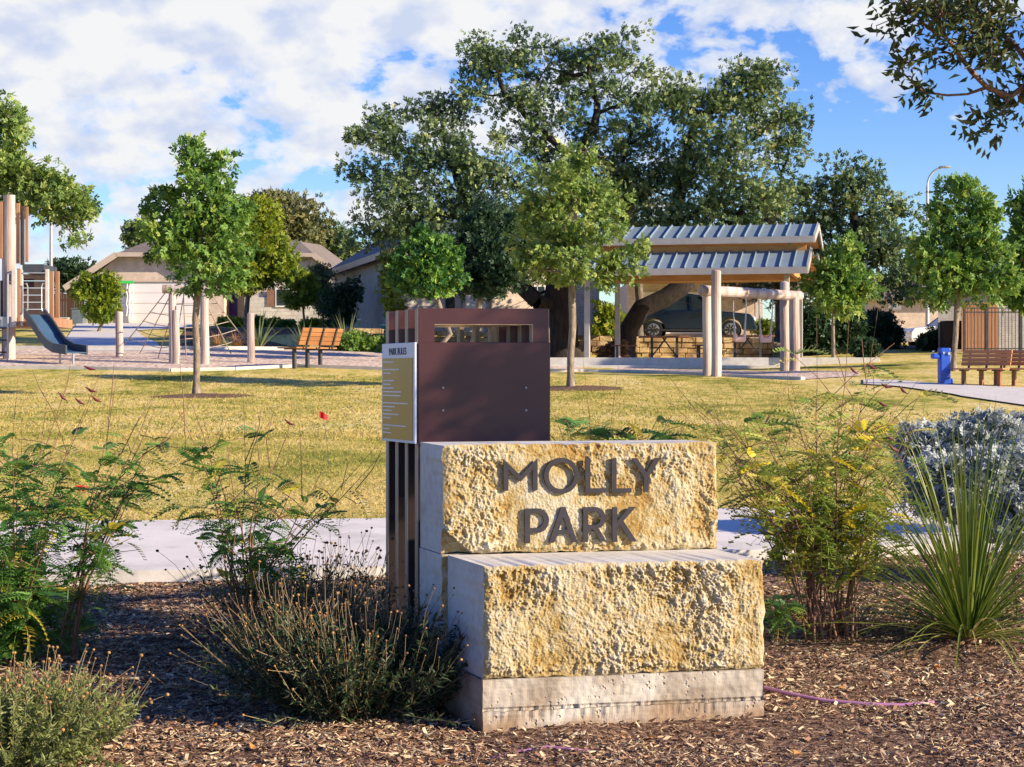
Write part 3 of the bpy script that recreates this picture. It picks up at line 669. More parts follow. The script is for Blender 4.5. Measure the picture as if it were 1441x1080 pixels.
def concmat():
    m, t, b = newmat('footing_concrete'); b.inputs['Roughness'].default_value = 0.9; b.inputs['Specular IOR Level'].default_value = 0.15
    co = nn(t, 'ShaderNodeTexCoord')
    def noi(s, d=6, st=(1, 1, 1)):
        mp = nn(t, 'ShaderNodeMapping'); mp.inputs['Scale'].default_value = st; t.links.new(co.outputs['Object'], mp.inputs[0])
        n = nn(t, 'ShaderNodeTexNoise'); n.inputs['Scale'].default_value = s; n.inputs['Detail'].default_value = d; t.links.new(mp.outputs[0], n.inputs['Vector']); return n.outputs[0]
    f = mathn(t, 'ADD', mathn(t, 'MULTIPLY', noi(5, 8), 0.8), mathn(t, 'MULTIPLY', noi(9, 4, (0.3, 0.3, 9)), 0.2))
    c = ramp(t, f, [(0.38, (0.31, 0.25, 0.19)), (0.5, (0.43, 0.37, 0.30)), (0.62, (0.54, 0.49, 0.42))])
    sz = nn(t, 'ShaderNodeSeparateXYZ'); t.links.new(co.outputs['Object'], sz.inputs[0])
    soil = ramp(t, mathn(t, 'ADD', sz.outputs[2], mathn(t, 'MULTIPLY', mathn(t, 'SUBTRACT', noi(6), 0.5), 0.35)), [(0.03, 1.0), (0.13, 0.0)])   # soil splashed on the foot
    mm = nn(t, 'ShaderNodeMix', data_type='RGBA'); t.links.new(mathn(t, 'MULTIPLY', soil, 0.75), mm.inputs[0]); t.links.new(c, mm.inputs[6]); mm.inputs[7].default_value = (0.30, 0.185, 0.10, 1); c = mm.outputs[2]
    v = nn(t, 'ShaderNodeTexVoronoi'); v.inputs['Scale'].default_value = 42; v.inputs['Randomness'].default_value = 1; t.links.new(co.outputs['Object'], v.inputs['Vector'])
    pit = mathn(t, 'MULTIPLY', ramp(t, v.outputs['Distance'], [(0.12, 1.0), (0.30, 0.0)]), ramp(t, noi(7, 3), [(0.5, 0.0), (0.6, 1.0)]))
    h = mathn(t, 'SUBTRACT', mathn(t, 'MULTIPLY', noi(70), 0.3), pit)
    bu = nn(t, 'ShaderNodeBump'); bu.inputs['Strength'].default_value = 0.9; bu.inputs['Distance'].default_value = 0.008
    t.links.new(h, bu.inputs['Height']); t.links.new(bu.outputs[0], b.inputs['Normal']); t.links.new(c, b.inputs['Base Color'])
    return m
M['footing'] = concmat()
def rough_block(name, u0, u1, v0, v1, z0, z1, amp, seed, res=230, chip=None):
    """front face split rough (a dense displaced grid), other faces sawn"""
    nu = int(res * (u1 - u0)); nv = int(res * (z1 - z0)); V = []; rn = []
    for j in range(nv + 1):
        for i in range(nu + 1):
            a, b = i / nu, j / nv; u = u0 + (u1 - u0) * a; z = z0 + (z1 - z0) * b
            q = Vector((u * 1.0 + seed, z * 1.0, seed * 0.37))
            qw = Vector((q.x * 1.25, q.y * 1.05, q.z)); wv_ = mn.noise_vector(q * 9) * 0.03; qw = qw + wv_
            h = 0.7 * mn.noise(q * 6) + 1.0 * (0.32 - abs(mn.noise(qw * 16))) + 0.55 * mn.noise(qw * 27) + 0.7 * (0.3 - abs(mn.noise(qw * 41 + Vector((5, 1, 2))))) + 0.45 * mn.noise(qw * 80) + 0.4 * mn.noise(q * 150)
            pk = 0.45 + 0.9 * max(0, min(1, 0.5 + 1.4 * mn.noise(q * 3.6 + Vector((2, 7, 1)))))
            h = 1.15 * mn.noise(q * 4.5) + 0.5 * (0.3 - abs(mn.noise(q * 8 + Vector((3, 3, 3))))) + (h - 0.7 * mn.noise(q * 6)) * pk
            e = min(a * (u1 - u0), (1 - a) * (u1 - u0), b * (z1 - z0), (1 - b) * (z1 - z0))
            k = min(1, e / 0.03); k = k * (2 - k)
            disp = amp * (0.5 + h * 0.80) * k
            if chip:      # the split face is dressed shallower where the letters are fixed
                lm = max(0, min(1, min(a - .15, .85 - a) / .07)) * max(0, min(1, min(b - .03, .99 - b) / .05)); disp += (amp * .58 * k - disp) * .52 * lm
            edge = (0.010 * mn.noise(q * 9 + Vector((9, 9, 9))) + 0.006 * mn.noise(q * 31)) * (1 - k)
            if chip and chip(a, b): disp *= 0.1; disp -= 0.035 * chip(a, b)
            uu = u + edge * (1 if 0.02 < b < 0.98 else 0); zz = z + edge
            V.append(fp(uu, v0 - disp, zz)); rn.append(0.52 + h * 0.42)
    f = gridfaces(nv + 1, nu + 1)
    rf = sign.part(name, mesh_np(name, np.array([tuple(v) for v in V]), [f], np.clip(rn, 0, 1), True), 'stone_rough')
    # sawn body: share the border of the rough grid so no gap opens
    ring = [i for i in range(nu + 1)] + [j * (nu + 1) + nu for j in range(1, nv + 1)] + [nv * (nu + 1) + i for i in range(nu - 1, -1, -1)] + [j * (nu + 1) for j in range(nv - 1, 0, -1)]
    fr = [V[i] for i in ring]; n = len(fr); bk = []
    for i in ring:
        a = (i % (nu + 1)) / nu; b = (i // (nu + 1)) / nv
        bk.append(fp(u0 + (u1 - u0) * a, v1, z0 + (z1 - z0) * b))
    vs = [tuple(v) for v in fr + bk]
    fs = [((i + 1) % n, i, n + i, n + (i + 1) % n) for i in range(n)] + [tuple(range(n, 2 * n))]
    me = bpy.data.meshes.new('sawn_face'); me.from_pydata(vs, [], fs); me.update()
    o = link('sawn_face', me, 'stone_sawn', rf)
    return rf
def chipc(a, b):
    t = (0.10 - a) / 0.10 * 0.22 - b
    return 1.0 if t > 0 else 0.0
ZU0 = LBH - 0.006; ZU1 = 1.5 + (530 - 628.5) / F * 8.22 + 0.012
rough_block('lower_block', 0, LW, 0.0, 0.50, PLH + 0.004, LBH, 0.022, 3.1, res=330)
rough_block('upper_block', U0 + 0.125, U0 + 0.125 + 1.265, UV, UV + 0.36, LBH + 0.004, ZU1, 0.021, 8.7, res=330, chip=chipc)
rough_block('rear_block', U0 + 0.125, U0 + 0.125 + 1.265, UV + 0.012, UV + 0.372, PLH + 0.004, LBH - 0.0, 0.02, 5.2, res=90)
# concrete footing, two pours with a rough seam
def footing():
    mb = MB(); nu = 150
    for (za, zb, pr) in ((-0.25, PLH * 0.47, 0.004), (PLH * 0.47, PLH, 0.0)):
        nz = 14; V = []
        for j in range(nz + 1):
            for i in range(nu + 1):
                u = -0.006 + (LW + 0.0) * i / nu; b = j / nz; z = za + (zb - za) * b
                if j == nz and zb < PLH: z += 0.006 * mn.noise(Vector((u * 18, 1, 4)))
                if j == 0 and za > 0: z += 0.006 * mn.noise(Vector((u * 18, 1, 4)))
                dsp = 0.004 * mn.noise(Vector((u * 12, z * 12, 1))) + 0.003 * mn.noise(Vector((u * 40, z * 40, 7)))
                if za > 0 and b < 0.14: dsp -= 0.011 * (0.6 + mn.noise(Vector((u * 45, 2, 2))))
                if zb < PLH and b > 0.86: dsp -= 0.006 * (0.5 + mn.noise(Vector((u * 45, 5, 2))))
                V.append(fp(u, -0.012 - pr - dsp, z))
        o = len(mb.v); mb.v += [tuple(v) for v in V]; mb.f += [tuple(int(a) + o for a in f) for f in gridfaces(nz + 1, nu + 1)]
    a0, a1, v1 = -0.006, LW - 0.006, 0.88
    for (u, fl_) in ((a0 - 0.001, 0), (a1, 1)):
        n = 30; V = []
        for j in range(13):
            for i in range(n + 1):
                v = -0.012 + (v1 + 0.012) * i / n; z = -0.25 + (PLH + 0.25) * j / 12
                V.append(fp(u + 0.004 * mn.noise(Vector((v * 14, z * 14, 3 + u))) * (0 < i < n), v, z))
        o = len(mb.v); mb.v += [tuple(v) for v in V]; mb.f += [tuple(int(a) + o for a in (f if fl_ else f[::-1])) for f in gridfaces(13, n + 1)]
    mb.add([fp(a0, -0.012, PLH), fp(a1, -0.012, PLH), fp(a1, v1, PLH), fp(a0, v1, PLH)], [(0, 1, 2, 3)])
    return mb
sign.part('footing', footing(), 'footing', smooth=False)
# letters: built as outlines, filled and extruded
def arc(cx, cy, r, a0, a1, n, ry=None):
    ry = ry or r
    return [(cx + r * math.cos(R(a0 + (a1 - a0) * i / n)), cy + ry * math.sin(R(a0 + (a1 - a0) * i / n))) for i in range(n + 1)]
s_ = 0.15
GLY = {
    'M': (0.98, [[(0, 0), (.14, 0), (.14, .66), (.49, .28), (.84, .66), (.84, 0), (.98, 0), (.98, 1.0), (.49, .47), (0, 1.0)]]),
    'O': (1.02, [arc(.51, .5, .51, 0, 360, 40)[:-1], arc(.51, .5, .375, 360, 0, 40)[:-1]]),
    'L': (0.60, [[(0, 0), (.60, 0), (.60, .13), (.15, .13), (.15, 1), (0, 1)]]),
    'Y': (0.86, [[(.36, 0), (.51, 0), (.51, .44), (.86, 1), (.69, 1), (.435, .57), (.17, 1), (0, 1), (.36, .44)]]),
    'P': (0.68, [[(0, 0), (.15, 0), (.15, .30)] + arc(.36, .65, .32, -90, 90, 20, .35) + [(0, 1)], [(.15, .44), (.15, .87)] + arc(.34, .655, .19, 90, -90, 16, .215)]),
    'A': (0.86, [[(0, 0), (.16, 0), (.25, .23), (.61, .23), (.70, 0), (.86, 0), (.50, 1), (.36, 1)], [(.30, .355), (.43, .72), (.56, .355)]]),
    'R': (0.70, [[(0, 0), (.15, 0), (.15, .36), (.30, .36), (.52, 0), (.70, 0), (.455, .40)] + arc(.37, .68, .30, -62, 90, 18, .32) + [(0, 1)], [(.15, .49), (.15, .87)] + arc(.35, .68, .175, 90, -90, 16, .19)]),
    'K': (0.74, [[(0, 0), (.15, 0), (.15, .40), (.23, .49), (.55, 0), (.74, 0), (.335, .60), (.70, 1), (.51, 1), (.15, .58), (.15, 1), (0, 1)]]),
}
def letter(ch, u, z, size, lab=None):
    w, loops = GLY[ch]
    cu = bpy.data.curves.new('letter', 'CURVE'); cu.dimensions = '2D'; cu.fill_mode = 'BOTH'; cu.extrude = 0.005
    for lp in loops:
        sp = cu.splines.new('POLY'); sp.points.add(len(lp) - 1); sp.use_cyclic_u = True
        for p, (x, y) in zip(sp.points, lp): p.co = (x * size, y * size, 0, 1)
    tmp = bpy.data.objects.new('letter_tmp', cu); COL.objects.link(tmp)
    dg = bpy.context.evaluated_depsgraph_get(); me = bpy.data.meshes.new_from_object(tmp.evaluated_get(dg))
    bpy.data.objects.remove(tmp); bpy.data.curves.remove(cu)
    o = link('letter', me, 'letter', sign.o)
    p = fp(u, UV - 0.0262, z); mz = Matrix((ex, Vector((0, 0, 1)), ex.cross(Vector((0, 0, 1))))).transposed().to_4x4(); mz.translation = p
    o.matrix_local = mz
    return o
dl_ = 8.2
def upx(px, v):   # u on the plane at depth v so that it projects to px
    u = 0.5
    for _ in range(20):
        p = fl + fp(u, v, 0); u += ((px - CX) - (p.x / p.y * F)) / F * p.y
    return u
def zpx(py, u, v): p = fl + fp(u, v, 0); return CH + (HZ - py) / F * p.y - fl.z
vl = UV - 0.024
lay = [('M', 708, 691, 646, 756), ('O', 765, 695, 645, 814), ('L', 823, 694, 645, 852), ('L', 860, 694, 645, 888), ('Y', 888, 693, 645, 929),
       ('P', 738, 765, 716, 772), ('A', 772, 764, 714, 812), ('R', 820, 763, 714, 853), ('K', 861, 763, 714, 896)]
for ch, pxa, pyb, pyt, pxb in lay:
    u = upx(pxa, vl); u2 = upx(pxb, vl); zb = zpx(pyb, u, vl); zt = zpx(pyt, u, vl)
    o = letter(ch, u, zb, 1.0)
    sx = (u2 - u) / GLY[ch][0]; sz = zt - zb
    me = o.data
    co = np.zeros(len(me.vertices) * 3, np.float32); me.vertices.foreach_get('co', co); co = co.reshape(-1, 3); co[:, 0] *= sx; co[:, 1] *= sz; me.vertices.foreach_set('co', co.ravel()); me.update()

# ------------------------------------------------------------------ the slatted kiosk behind the sign
dk = 9.0
kb = W(589, 1000, dk); kb.z = terr(kb.x, dk)
kx = Vector((math.cos(R(5)), math.sin(R(5)), 0)); ky = Vector((-math.sin(R(22)), math.cos(R(22)), 0))
kiosk = Thing('slatted_kiosk', 'tall maroon metal kiosk with slatted sides and a rules panel behind the stone sign', 'kiosk', kb)
KW = 0.637; KD = 0.50
def kz(py): return CH + (HZ - py) / F * dk - kb.z
Z0, ZP0, ZP1, ZT = -0.05, kz(626), kz(482), kz(434)
def kp(u, v, z): return kx * u + ky * v + Vector((0, 0, z))
def kbox(mb, u0, u1, v0, v1, z0, z1):
    return mb.hexa([kp(u0, v0, z0), kp(u1, v0, z0), kp(u1, v1, z0), kp(u0, v1, z0), kp(u0, v0, z1), kp(u1, v0, z1), kp(u1, v1, z1), kp(u0, v1, z1)])
nf = 4; pitch = (KD - 0.045) / (nf - 1)
ow0, ow1 = kz(456), ZP1 - 0.001
for k in range(nf):                     # four upright maroon frames with bronze edges, a window through all of them
    v = 0.0 + pitch * k; th_ = 0.045
    mb = MB(); ul, ur = 0.078, KW - 0.075
    # border of the window: legs, head
    kbox(mb, 0, ul, v, v + th_, ZP0, ZT); kbox(mb, ur, KW, v, v + th_, ZP0, ZT)
    kbox(mb, ul, ur, v, v + th_, ow0, ZT)
    if k in (0,): pass
    fr = kiosk.part('frame_slat', mb, 'maroon')
    lo_ = MB(); kbox(lo_, 0, ul, v, v + th_, Z0, ZP0 - .001); kbox(lo_, ur, KW, v, v + th_, Z0, ZP0 - .001); kiosk.part('lower_slat', lo_, 'shade_dark', parent=fr)  # maroon slats coloured near black below, standing in for shade in the gaps
    e = MB(); kbox(e, -0.004, 0.0, v + 0.002, v + th_ - 0.002, Z0, ZT - 0.003); kbox(e, KW, KW + 0.003, v + 0.002, v + th_ - 0.002, Z0, ZT - 0.003)
    kbox(e, ul, ur, v + 0.002, v + th_ - 0.002, ow0 - 0.004, ow0); kbox(e, ur - 0.004, ur, v + 0.002, v + th_ - 0.002, ZP1, ow0 - 0.004); 
    kiosk.part('edge_strip', e, 'wood_slat', parent=fr)
    if k == nf - 1: 
        mb2 = MB(); kbox(mb2, ul + 0.30, ul + 0.315, 0.04, v, ZP1 - 0.02, ow0 - 0.006)
pm_ = MB(); kbox(pm_, -0.004, KW + 0.004, -0.012, -0.002, ZP0, ZP1); kiosk.part('front_panel', pm_, 'maroon', bevel=0.003)
for py_ in (546, 578):
    for uu in (0.115, KW - 0.115):
        mb = MB(); p_ = kp(uu, -0.012, kz(py_)); mb.tube([p_, p_ - Vector((0, .004, 0))], [.006, .004], 8); kiosk.part('rivet', mb, 'steel')
pb_ = MB(); kbox(pb_, 0.0, KW, KD + 0.002, KD + 0.012, ZP0, ZP1); kiosk.part('back_panel', pb_, 'maroon')
ln = MB(); kbox(ln, 0.06, KW - 0.06, 0.052, KD - 0.06, ZP0 + .01, ZP1 - 0.03); kiosk.part('dimming_box', ln, 'shade_dark')  # dark box added inside the panel zone to dim the gaps
ms = MB()
for uu in (0.36, 0.44, 0.52): kbox(ms, uu, uu + 0.022, KD - 0.046, KD - 0.002, ZP1, ow0 - 0.004)
kiosk.part('window_bars', ms, 'wood_slat')
# rules panel on the left side
rp = MB(); kbox(rp, -0.022, -0.010, -0.006, KD + 0.006, ZP0 + 0.004, ZP1)
rpo = kiosk.part('rules_panel', rp, 'sign_white', bevel=0.002)
zb0, zb1 = ZP0 + 0.018, ZP1 - 0.075
br = MB(); kbox(br, -0.025, -0.0225, 0.016, KD - 0.012, zb0, zb1); kiosk.part('rules_plate', br, 'sign_brass', parent=rpo)
tl = MB(); lens = [.38, 0, .6, .3, 0, .45, .3, .42, .68, .66, 0, .92, .45, .32, .6, .3, 0, .85, .25, .3]
for i, L_ in enumerate(lens):
    if L_:
        z = zb1 - 0.018 - i * (zb1 - zb0 - 0.03) / len(lens)
        v1 = KD - 0.03; kbox(tl, -0.0265, -0.0252, v1 - L_ * (KD - 0.08), v1, z - 0.0035, z + 0.0025)
kiosk.part('rules_text', tl, 'sign_white', parent=rpo)
fc = bpy.data.curves.new('rules_title', 'FONT'); fc.body = 'PARK RULES'; fc.size = 0.05; fc.extrude = 0.0008; fc.align_x = 'CENTER'
tmp = bpy.data.objects.new('tmp', fc); COL.objects.link(tmp); dg = bpy.context.evaluated_depsgraph_get()
me = bpy.data.meshes.new_from_object(tmp.evaluated_get(dg)); bpy.data.objects.remove(tmp)
rt = link('rules_title', me, 'ink', rpo)
mz = Matrix((-ky, Vector((0, 0, 1)), (-ky).cross(Vector((0, 0, 1))))).transposed().to_4x4(); mz.translation = kp(-0.0235, KD / 2, ZP1 - 0.058); rt.matrix_local = mz

# ------------------------------------------------------------------ playground
def logpost(mb, px, py_top, py_bot, wpx, d=None, slant=0.0):
    b = G(px, py_bot) if d is None else at(px, d)
    d = b.y; t = W(px, py_top, d).z; r = wpx * d / F / 2
    z0, z1 = b.z - 0.1, t
    pts = [(b.x + 0.01 * math.sin(k), b.y, z0 + (z1 - z0) * k / 6) for k in range(7)]
    rr = [r * (1.05 - 0.08 * k / 6) for k in range(7)]
    pts += [(b.x, b.y, z1 + r * 0.25)]; rr += [r * 0.72]
    mb.tube(pts, rr, 14); return b, r
tw = at(14, 56); tw.z = terr(tw.x, 56)
T = Thing('play_tower', 'timber play tower of tall logs and planks with a grey slide', 'play tower', tw)
dT = 56.0
def tp(px, py, dd=0): return W(px, py, dT + dd)
def tbox(mb, x0, x1, y0, y1, d0_, d1_):   # box by front outline
    a = tp(x0, y1, d0_); b = tp(x1, y0, d0_); return mb.bx(a.x, b.x, dT + d0_, dT + d1_, a.z, b.z)
gz = lambda px, dd: terr((px - CX) / F * (dT + dd), dT + dd)
for (px, top, w, dd) in ((13, 275, 17, 0), (-22, 300, 17, 0.4), (10, 330, 15, 2.2)):
    mb = MB(); b = at(px, dT + dd); z1 = W(px, top, dT + dd).z; r = w * dT / F / 2
    pts = [(b.x, b.y, b.z - 0.1 + (z1 - b.z + 0.1) * k / 5) for k in range(6)]
    mb.tube(pts, [r * 1.04, r * 1.02, r, r, r * .98, r * .97], 18)
    T.part('log_post', mb, 'log', world=True, smooth=False)
for (x0, x1, y0, y1, a, b, m) in ((22.5, 27.5, 286, 371, 0.1, 0.16, 'plank'), (28.5, 34, 290, 373, 0.35, 0.41, 'plank_dark'), (35.5, 39.5, 291, 369, 0.2, 0.26, 'plank'), (-9, 4, 284, 364, -0.15, -0.07, 'plank'),
                                  (0, 5, 395, 447, 0.3, 0.36, 'plank_dark')):
    mb = MB(); tbox(mb, x0, x1, y0, y1, a, b); T.part('upper_plank', mb, m, world=True, bevel=0.008)
mb = MB(); tbox(mb, 31.6, 32.8, 296, 382, 0.02, 0.06); T.part('steel_upright', mb, 'steel_dark', world=True)
for (x0, x1, y0, y1, a, b, m) in ((16, 22.5, 380, 458, -0.5, -0.42, 'plank_pale'), (24, 28.5, 378, 459, -0.45, -0.37, 'plank'), (28.6, 32, 380, 459, -0.43, -0.36, 'plank_pale'),
                                  (63.5, 68.5, 379, 446, -0.45, -0.37, 'plank_pale'), (69.5, 75, 382, 452, 0.1, 0.2, 'plank'), (77.5, 83, 382, 462, 0.5, 0.6, 'plank')):
    mb = MB(); tbox(mb, x0, x1, y0, y1, a, b); T.part('side_board', mb, m, world=True, bevel=0.01)
mb = MB()
for k in range(6): tbox(mb, 32, 63, 386 + k * 10, 395 + k * 10, 1.5, 1.56)
T.part('back_wall', mb, 'plank_dark', world=True)
mb = MB(); tbox(mb, 32, 62, 372, 384, -0.4, 1.2); T.part('roof_box', mb, 'slide', world=True, bevel=0.01)
mb = MB(); tbox(mb, 32, 63, 383.5, 385, -0.45, -0.41); T.part('steel_rail', mb, 'steel', world=True)
mb = MB(); tbox(mb, -40, 76, 447, 460, -0.35, 2.0); T.part('deck', mb, 'plank', world=True, bevel=0.01)
mb = MB(); tbox(mb, -40, 23, 446, 461, -0.42, -0.36); T.part('deck_fascia', mb, 'steel', world=True)
for (a, b) in ((11, 512), (-20, 512)):
    mb = MB(); p = at(a, dT - 0.45); q = W(a, 386, dT - 0.45); mb.tube([p, q, W(a + 5, 384, dT - 0.45)], 0.035, 8); T.part('steel_pole', mb, 'steel', world=True)
mb = MB()
for k in range(3): mb.tube([W(-20, 462 + k * 17, dT - 0.45), W(11, 462 + k * 17, dT - 0.45)], 0.025, 6)
T.part('ladder_rung', mb, 'steel_dark', world=True)
for (x0, dx) in ((35, 4), (62, -3.5)):
    mb = MB(); mb.tube([W(x0, 400, dT - .5), W(x0 + dx * .6, 399, dT - .5), W(x0 + dx, 404, dT - .5), W(x0 + dx, 434, dT - .5), W(x0 + dx * .6, 439, dT - .5), W(x0, 438, dT - .5)], 0.02, 6); T.part('grab_handle', mb, 'steel', world=True)
sp = [(38, 441), (50, 455), (62, 472), (72, 484), (84, 491), (104, 494)]
ctr = []
for i, (px, py) in enumerate(sp):
    ctr.append(W(px + 10 - i * 1.2, py + 2, dT - 0.6 - i * 0.38))
wv = Vector((0.25, 0.12, 0))
bed = MB(); lf = MB(); rt_ = MB()
for a, b in zip(ctr[:-1], ctr[1:]):
    bed.add([a - wv, a + wv, b + wv, b - wv, a - wv - Vector((0, 0, .03)), a + wv - Vector((0, 0, .03)), b + wv - Vector((0, 0, .03)), b - wv - Vector((0, 0, .03))],
            [(0, 1, 2, 3), (7, 6, 5, 4), (0, 3, 7, 4), (1, 5, 6, 2), (0, 4, 5, 1), (3, 2, 6, 7)])
    for (m_, s) in ((lf, -1), (rt_, 1)):
        o = wv * s; h = Vector((0, 0, .2)); g = Vector((0, 0, -.07)); w2 = wv * (s * 0.16)
        m_.add([a + o + g, b + o + g, b + o + h, a + o + h, a + o + w2 + g, b + o + w2 + g, b + o + w2 + h, a + o + w2 + h],
               [(0, 1, 2, 3), (7, 6, 5, 4), (0, 4, 5, 1), (3, 2, 6, 7), (0, 3, 7, 4), (1, 5, 6, 2)])
sl_ = T.part('slide', bed, 'slide_blue', world=True)
T.part('slide_side', lf, 'slide', world=True, parent=sl_); T.part('slide_side', rt_, 'slide', world=True, parent=sl_)
for i in (4, 5):
    mb = MB(); p = ctr[i]; mb.tube([(p.x - .1, p.y, terr(p.x, p.y) - .05), (p.x - .1, p.y, p.z)], 0.035, 8); T.part('slide_leg', mb, 'steel', world=True, parent=sl_)

# rope climber
rcb = G(270, 512)
RC = Thing('rope_climber', 'rope net climber hung from a log frame beside the young tree', 'climbing net', rcb)
dR = rcb.y
posts = {}
for nm, px, top, bot, w, dd in (('a', 243, 403, 512, 11, 0), ('b', 288, 414, 515, 12, -0.3)):
    mb = MB(); b, r = logpost(mb, px, top, bot, w, dR + dd); RC.part('frame_post', mb, 'log', world=True); posts[nm] = b
mb = MB(); mb.tube([W(229, 407, dR), W(250, 407, dR), W(277, 408, dR), W(300, 409, dR)], 0.13, 14); RC.part('frame_beam', mb, 'log', world=True)
stk = []
for px, top, bot, d_, tone in ((168, 440, 503, 57.0, 'straight'), (247.5, 438, 508, 54.0, 'straight'), (353, 442, 508, 55.0, 'straight')):
    mb = MB(); b, r = logpost(mb, px, top, bot, 10.5, d_); stk.append((px, b, W(px, top, b.y)))
    RC.part('anchor_post', mb, 'log', world=True)
def netfan(tops, bots, nh):
    mb = MB(); L = []
    for a, b in zip(tops, bots):
        L.append((a, b)); mb.tube([a, a.lerp(b, .5) - Vector((0, 0, .03)), b], 0.016, 5)
    for k in range(1, nh):
        t = k / nh
        ps = [a.lerp(b, t) for a, b in L]; mb.tube(ps, 0.013, 5)
    return mb
tps = [W(232 + 9 * i, 413, dR) for i in range(4)]; bts = [G(172, 499) + Vector((0, 0, .25)), G(196, 503) + Vector((0, 0, .1)), G(222, 505), G(244, 506) + Vector((0, 0, .1))]
RC.part('rope_net', netfan(tps, bts, 6), 'rope', world=True)
tps = [W(258 + 13 * i, 414, dR) for i in range(4)]; bts = [G(262, 508), G(296, 505), G(325, 503) + Vector((0, 0, .12)), G(351, 500) + Vector((0, 0, .3))]
RC.part('rope_net', netfan(tps, bts, 6), 'rope', world=True)

# swing set
sb0 = at(995, 51.0); sb1 = at(1112, 54.2)
SW = Thing('swing_set', 'log swing set with two pale bucket swings in front of the pavilion', 'swing set', sb0)
def sp_(px, top, d, w):
    mb = MB(); logpost(mb, px, top, 0, w, d); SW.part('post', mb, 'log', world=True)
sp_(995, 404, 51.4, 12.5); sp_(1008, 382, 50.9, 14); sp_(1104, 398, 54.5, 12.5); sp_(1118, 419, 53.9, 14.5)
p = W(986, 409, 51.1); q = W(1127, 417, 54.2); dv = (q - p).normalized()
mb = MB(); mb.tube([p, p + dv * .05, p.lerp(q, .33), p.lerp(q, .66), q - dv * .05, q], [.12, .15, .155, .15, .145, .11], 16)
SW.part('beam', mb, 'log', world=True)
for (px1, px2, px, py) in ((1032, 1050, 1041, 475), (1068, 1087, 1077.5, 476)):
    t = (px - 986) / (1127 - 986); c = p.lerp(q, t); d = c.y
    a = W(px1, 420, d); b = W(px2, 420, d); s0 = W(px, py, d); r = 8.5 * d / F
    mb = MB()
    prof = [(-0.9, -.75), (0.9, -.75), (1.0, .6), (.55, .6), (.45, 0.1), (-.45, .1), (-.55, .6), (-1.0, .6)]
    mb.prism([(s0.x + x * r, s0.y - .14, s0.z + z * r) for x, z in prof], (0, .28, 0))
    so = SW.part('swing_seat', mb, 'pink', world=True, bevel=0.03)
    for (u, tp_) in ((-.8, a), (.8, b)):
        for dy in (-.13, .13):
            mb = MB(); mb.tube([(s0.x + u * r, s0.y + dy, s0.z + .55 * r), (tp_.x, tp_.y, c.z - .5), (tp_.x, tp_.y, c.z - .15)], 0.015, 6); SW.part('chain', mb, 'steel', world=True, parent=so)

# ------------------------------------------------------------------ pavilion
va = R(13); PU = Vector((-math.cos(va), math.sin(va), 0)); PV = Vector((math.sin(va), math.cos(va), 0))
pr0 = W(1136, 376, 57.6)                     # right end of the lower front eave
SZ = 1.5 + (530 - 503.5) / F * 58.5          # slab top
PL = Thing('park_pavilion', 'open picnic pavilion with a two tier standing seam metal roof on slim posts', 'pavilion', (pr0.x, pr0.y, SZ))
def pp(u, v, z): return Vector((pr0.x, pr0.y, 0)) + PU * u + PV * v + Vector((0, 0, z))
LEN = 7.7
zE = pr0.z; zT = W(1146, 349.5, 59.4).z; zE2 = W(1144, 333, 59.0).z; zR = W(1150, 315.5, 61.0).z
def pbox(mb, u0, u1, v0, v1, z0, z1):
    return mb.hexa([pp(u1, v0, z0), pp(u0, v0, z0), pp(u0, v1, z0), pp(u1, v1, z0), pp(u1, v0, z1), pp(u0, v0, z1), pp(u0, v1, z1), pp(u1, v1, z1)])
def roofslope(nm, v0, z0, v1, z1, ua=0.0, ub=LEN):
    mb = MB(); t = 0.05
    mb.hexa([pp(ub, v0, z0 - t), pp(ua, v0, z0 - t), pp(ua, v1, z1 - t), pp(ub, v1, z1 - t), pp(ub, v0, z0), pp(ua, v0, z0), pp(ua, v1, z1), pp(ub, v1, z1)])
    r_ = PL.part(nm, mb, 'pav_roof', world=True)
    rb = MB(); n = int(LEN / 0.42)
    for k in range(n + 1):
        u = ua + 0.02 + (ub - ua - 0.04) * k / n
        rb.bar(pp(u, v0, z0 + .03), pp(u, v1, z1 + .03), 0.02, 0.075)
    PL.part('seam', rb, 'pav_roof', world=True, parent=r_)
    w = MB(); g = 0.012; 
    w.hexa([pp(ub - .1, v0 + .05 * (1 if v1 > v0 else -1), z0 - t - .05), pp(ua + .1, v0 + .05 * (1 if v1 > v0 else -1), z0 - t - .05), pp(ua + .1, v1, z1 - t - .05), pp(ub - .1, v1, z1 - t - .05),
            pp(ub - .1, v0 + .05 * (1 if v1 > v0 else -1), z0 - t - g), pp(ua + .1, v0 + .05 * (1 if v1 > v0 else -1), z0 - t - g), pp(ua + .1, v1, z1 - t - g), pp(ub - .1, v1, z1 - t - g)])
    PL.part('soffit', w, 'pav_wood', world=True, parent=r_)
    return r_
vR = 3.45
roofslope('lower_roof', 0, zE, 1.85, zT); roofslope('lower_roof', 2 * vR, zE, 2 * vR - 1.85, zT)
roofslope('upper_roof', 1.35, zE2, vR, zR, -0.12, LEN + .12); roofslope('upper_roof', 2 * vR - 1.35, zE2, vR + .002, zR, -0.12, LEN + .12)
for (v, z, ua, ub) in ((-0.06, zE, 0, LEN), (2 * vR, zE, 0, LEN), (1.29, zE2, -.12, LEN + .12), (2 * vR - 1.35, zE2, -.12, LEN + .12)):
    mb = MB(); pbox(mb, ua, ub, v, v + .06, z - (.20 if v < vR else .11), z + .01); PL.part('eave_fascia', mb, 'pav_paint' if v < vR else 'pav_wood', world=True)
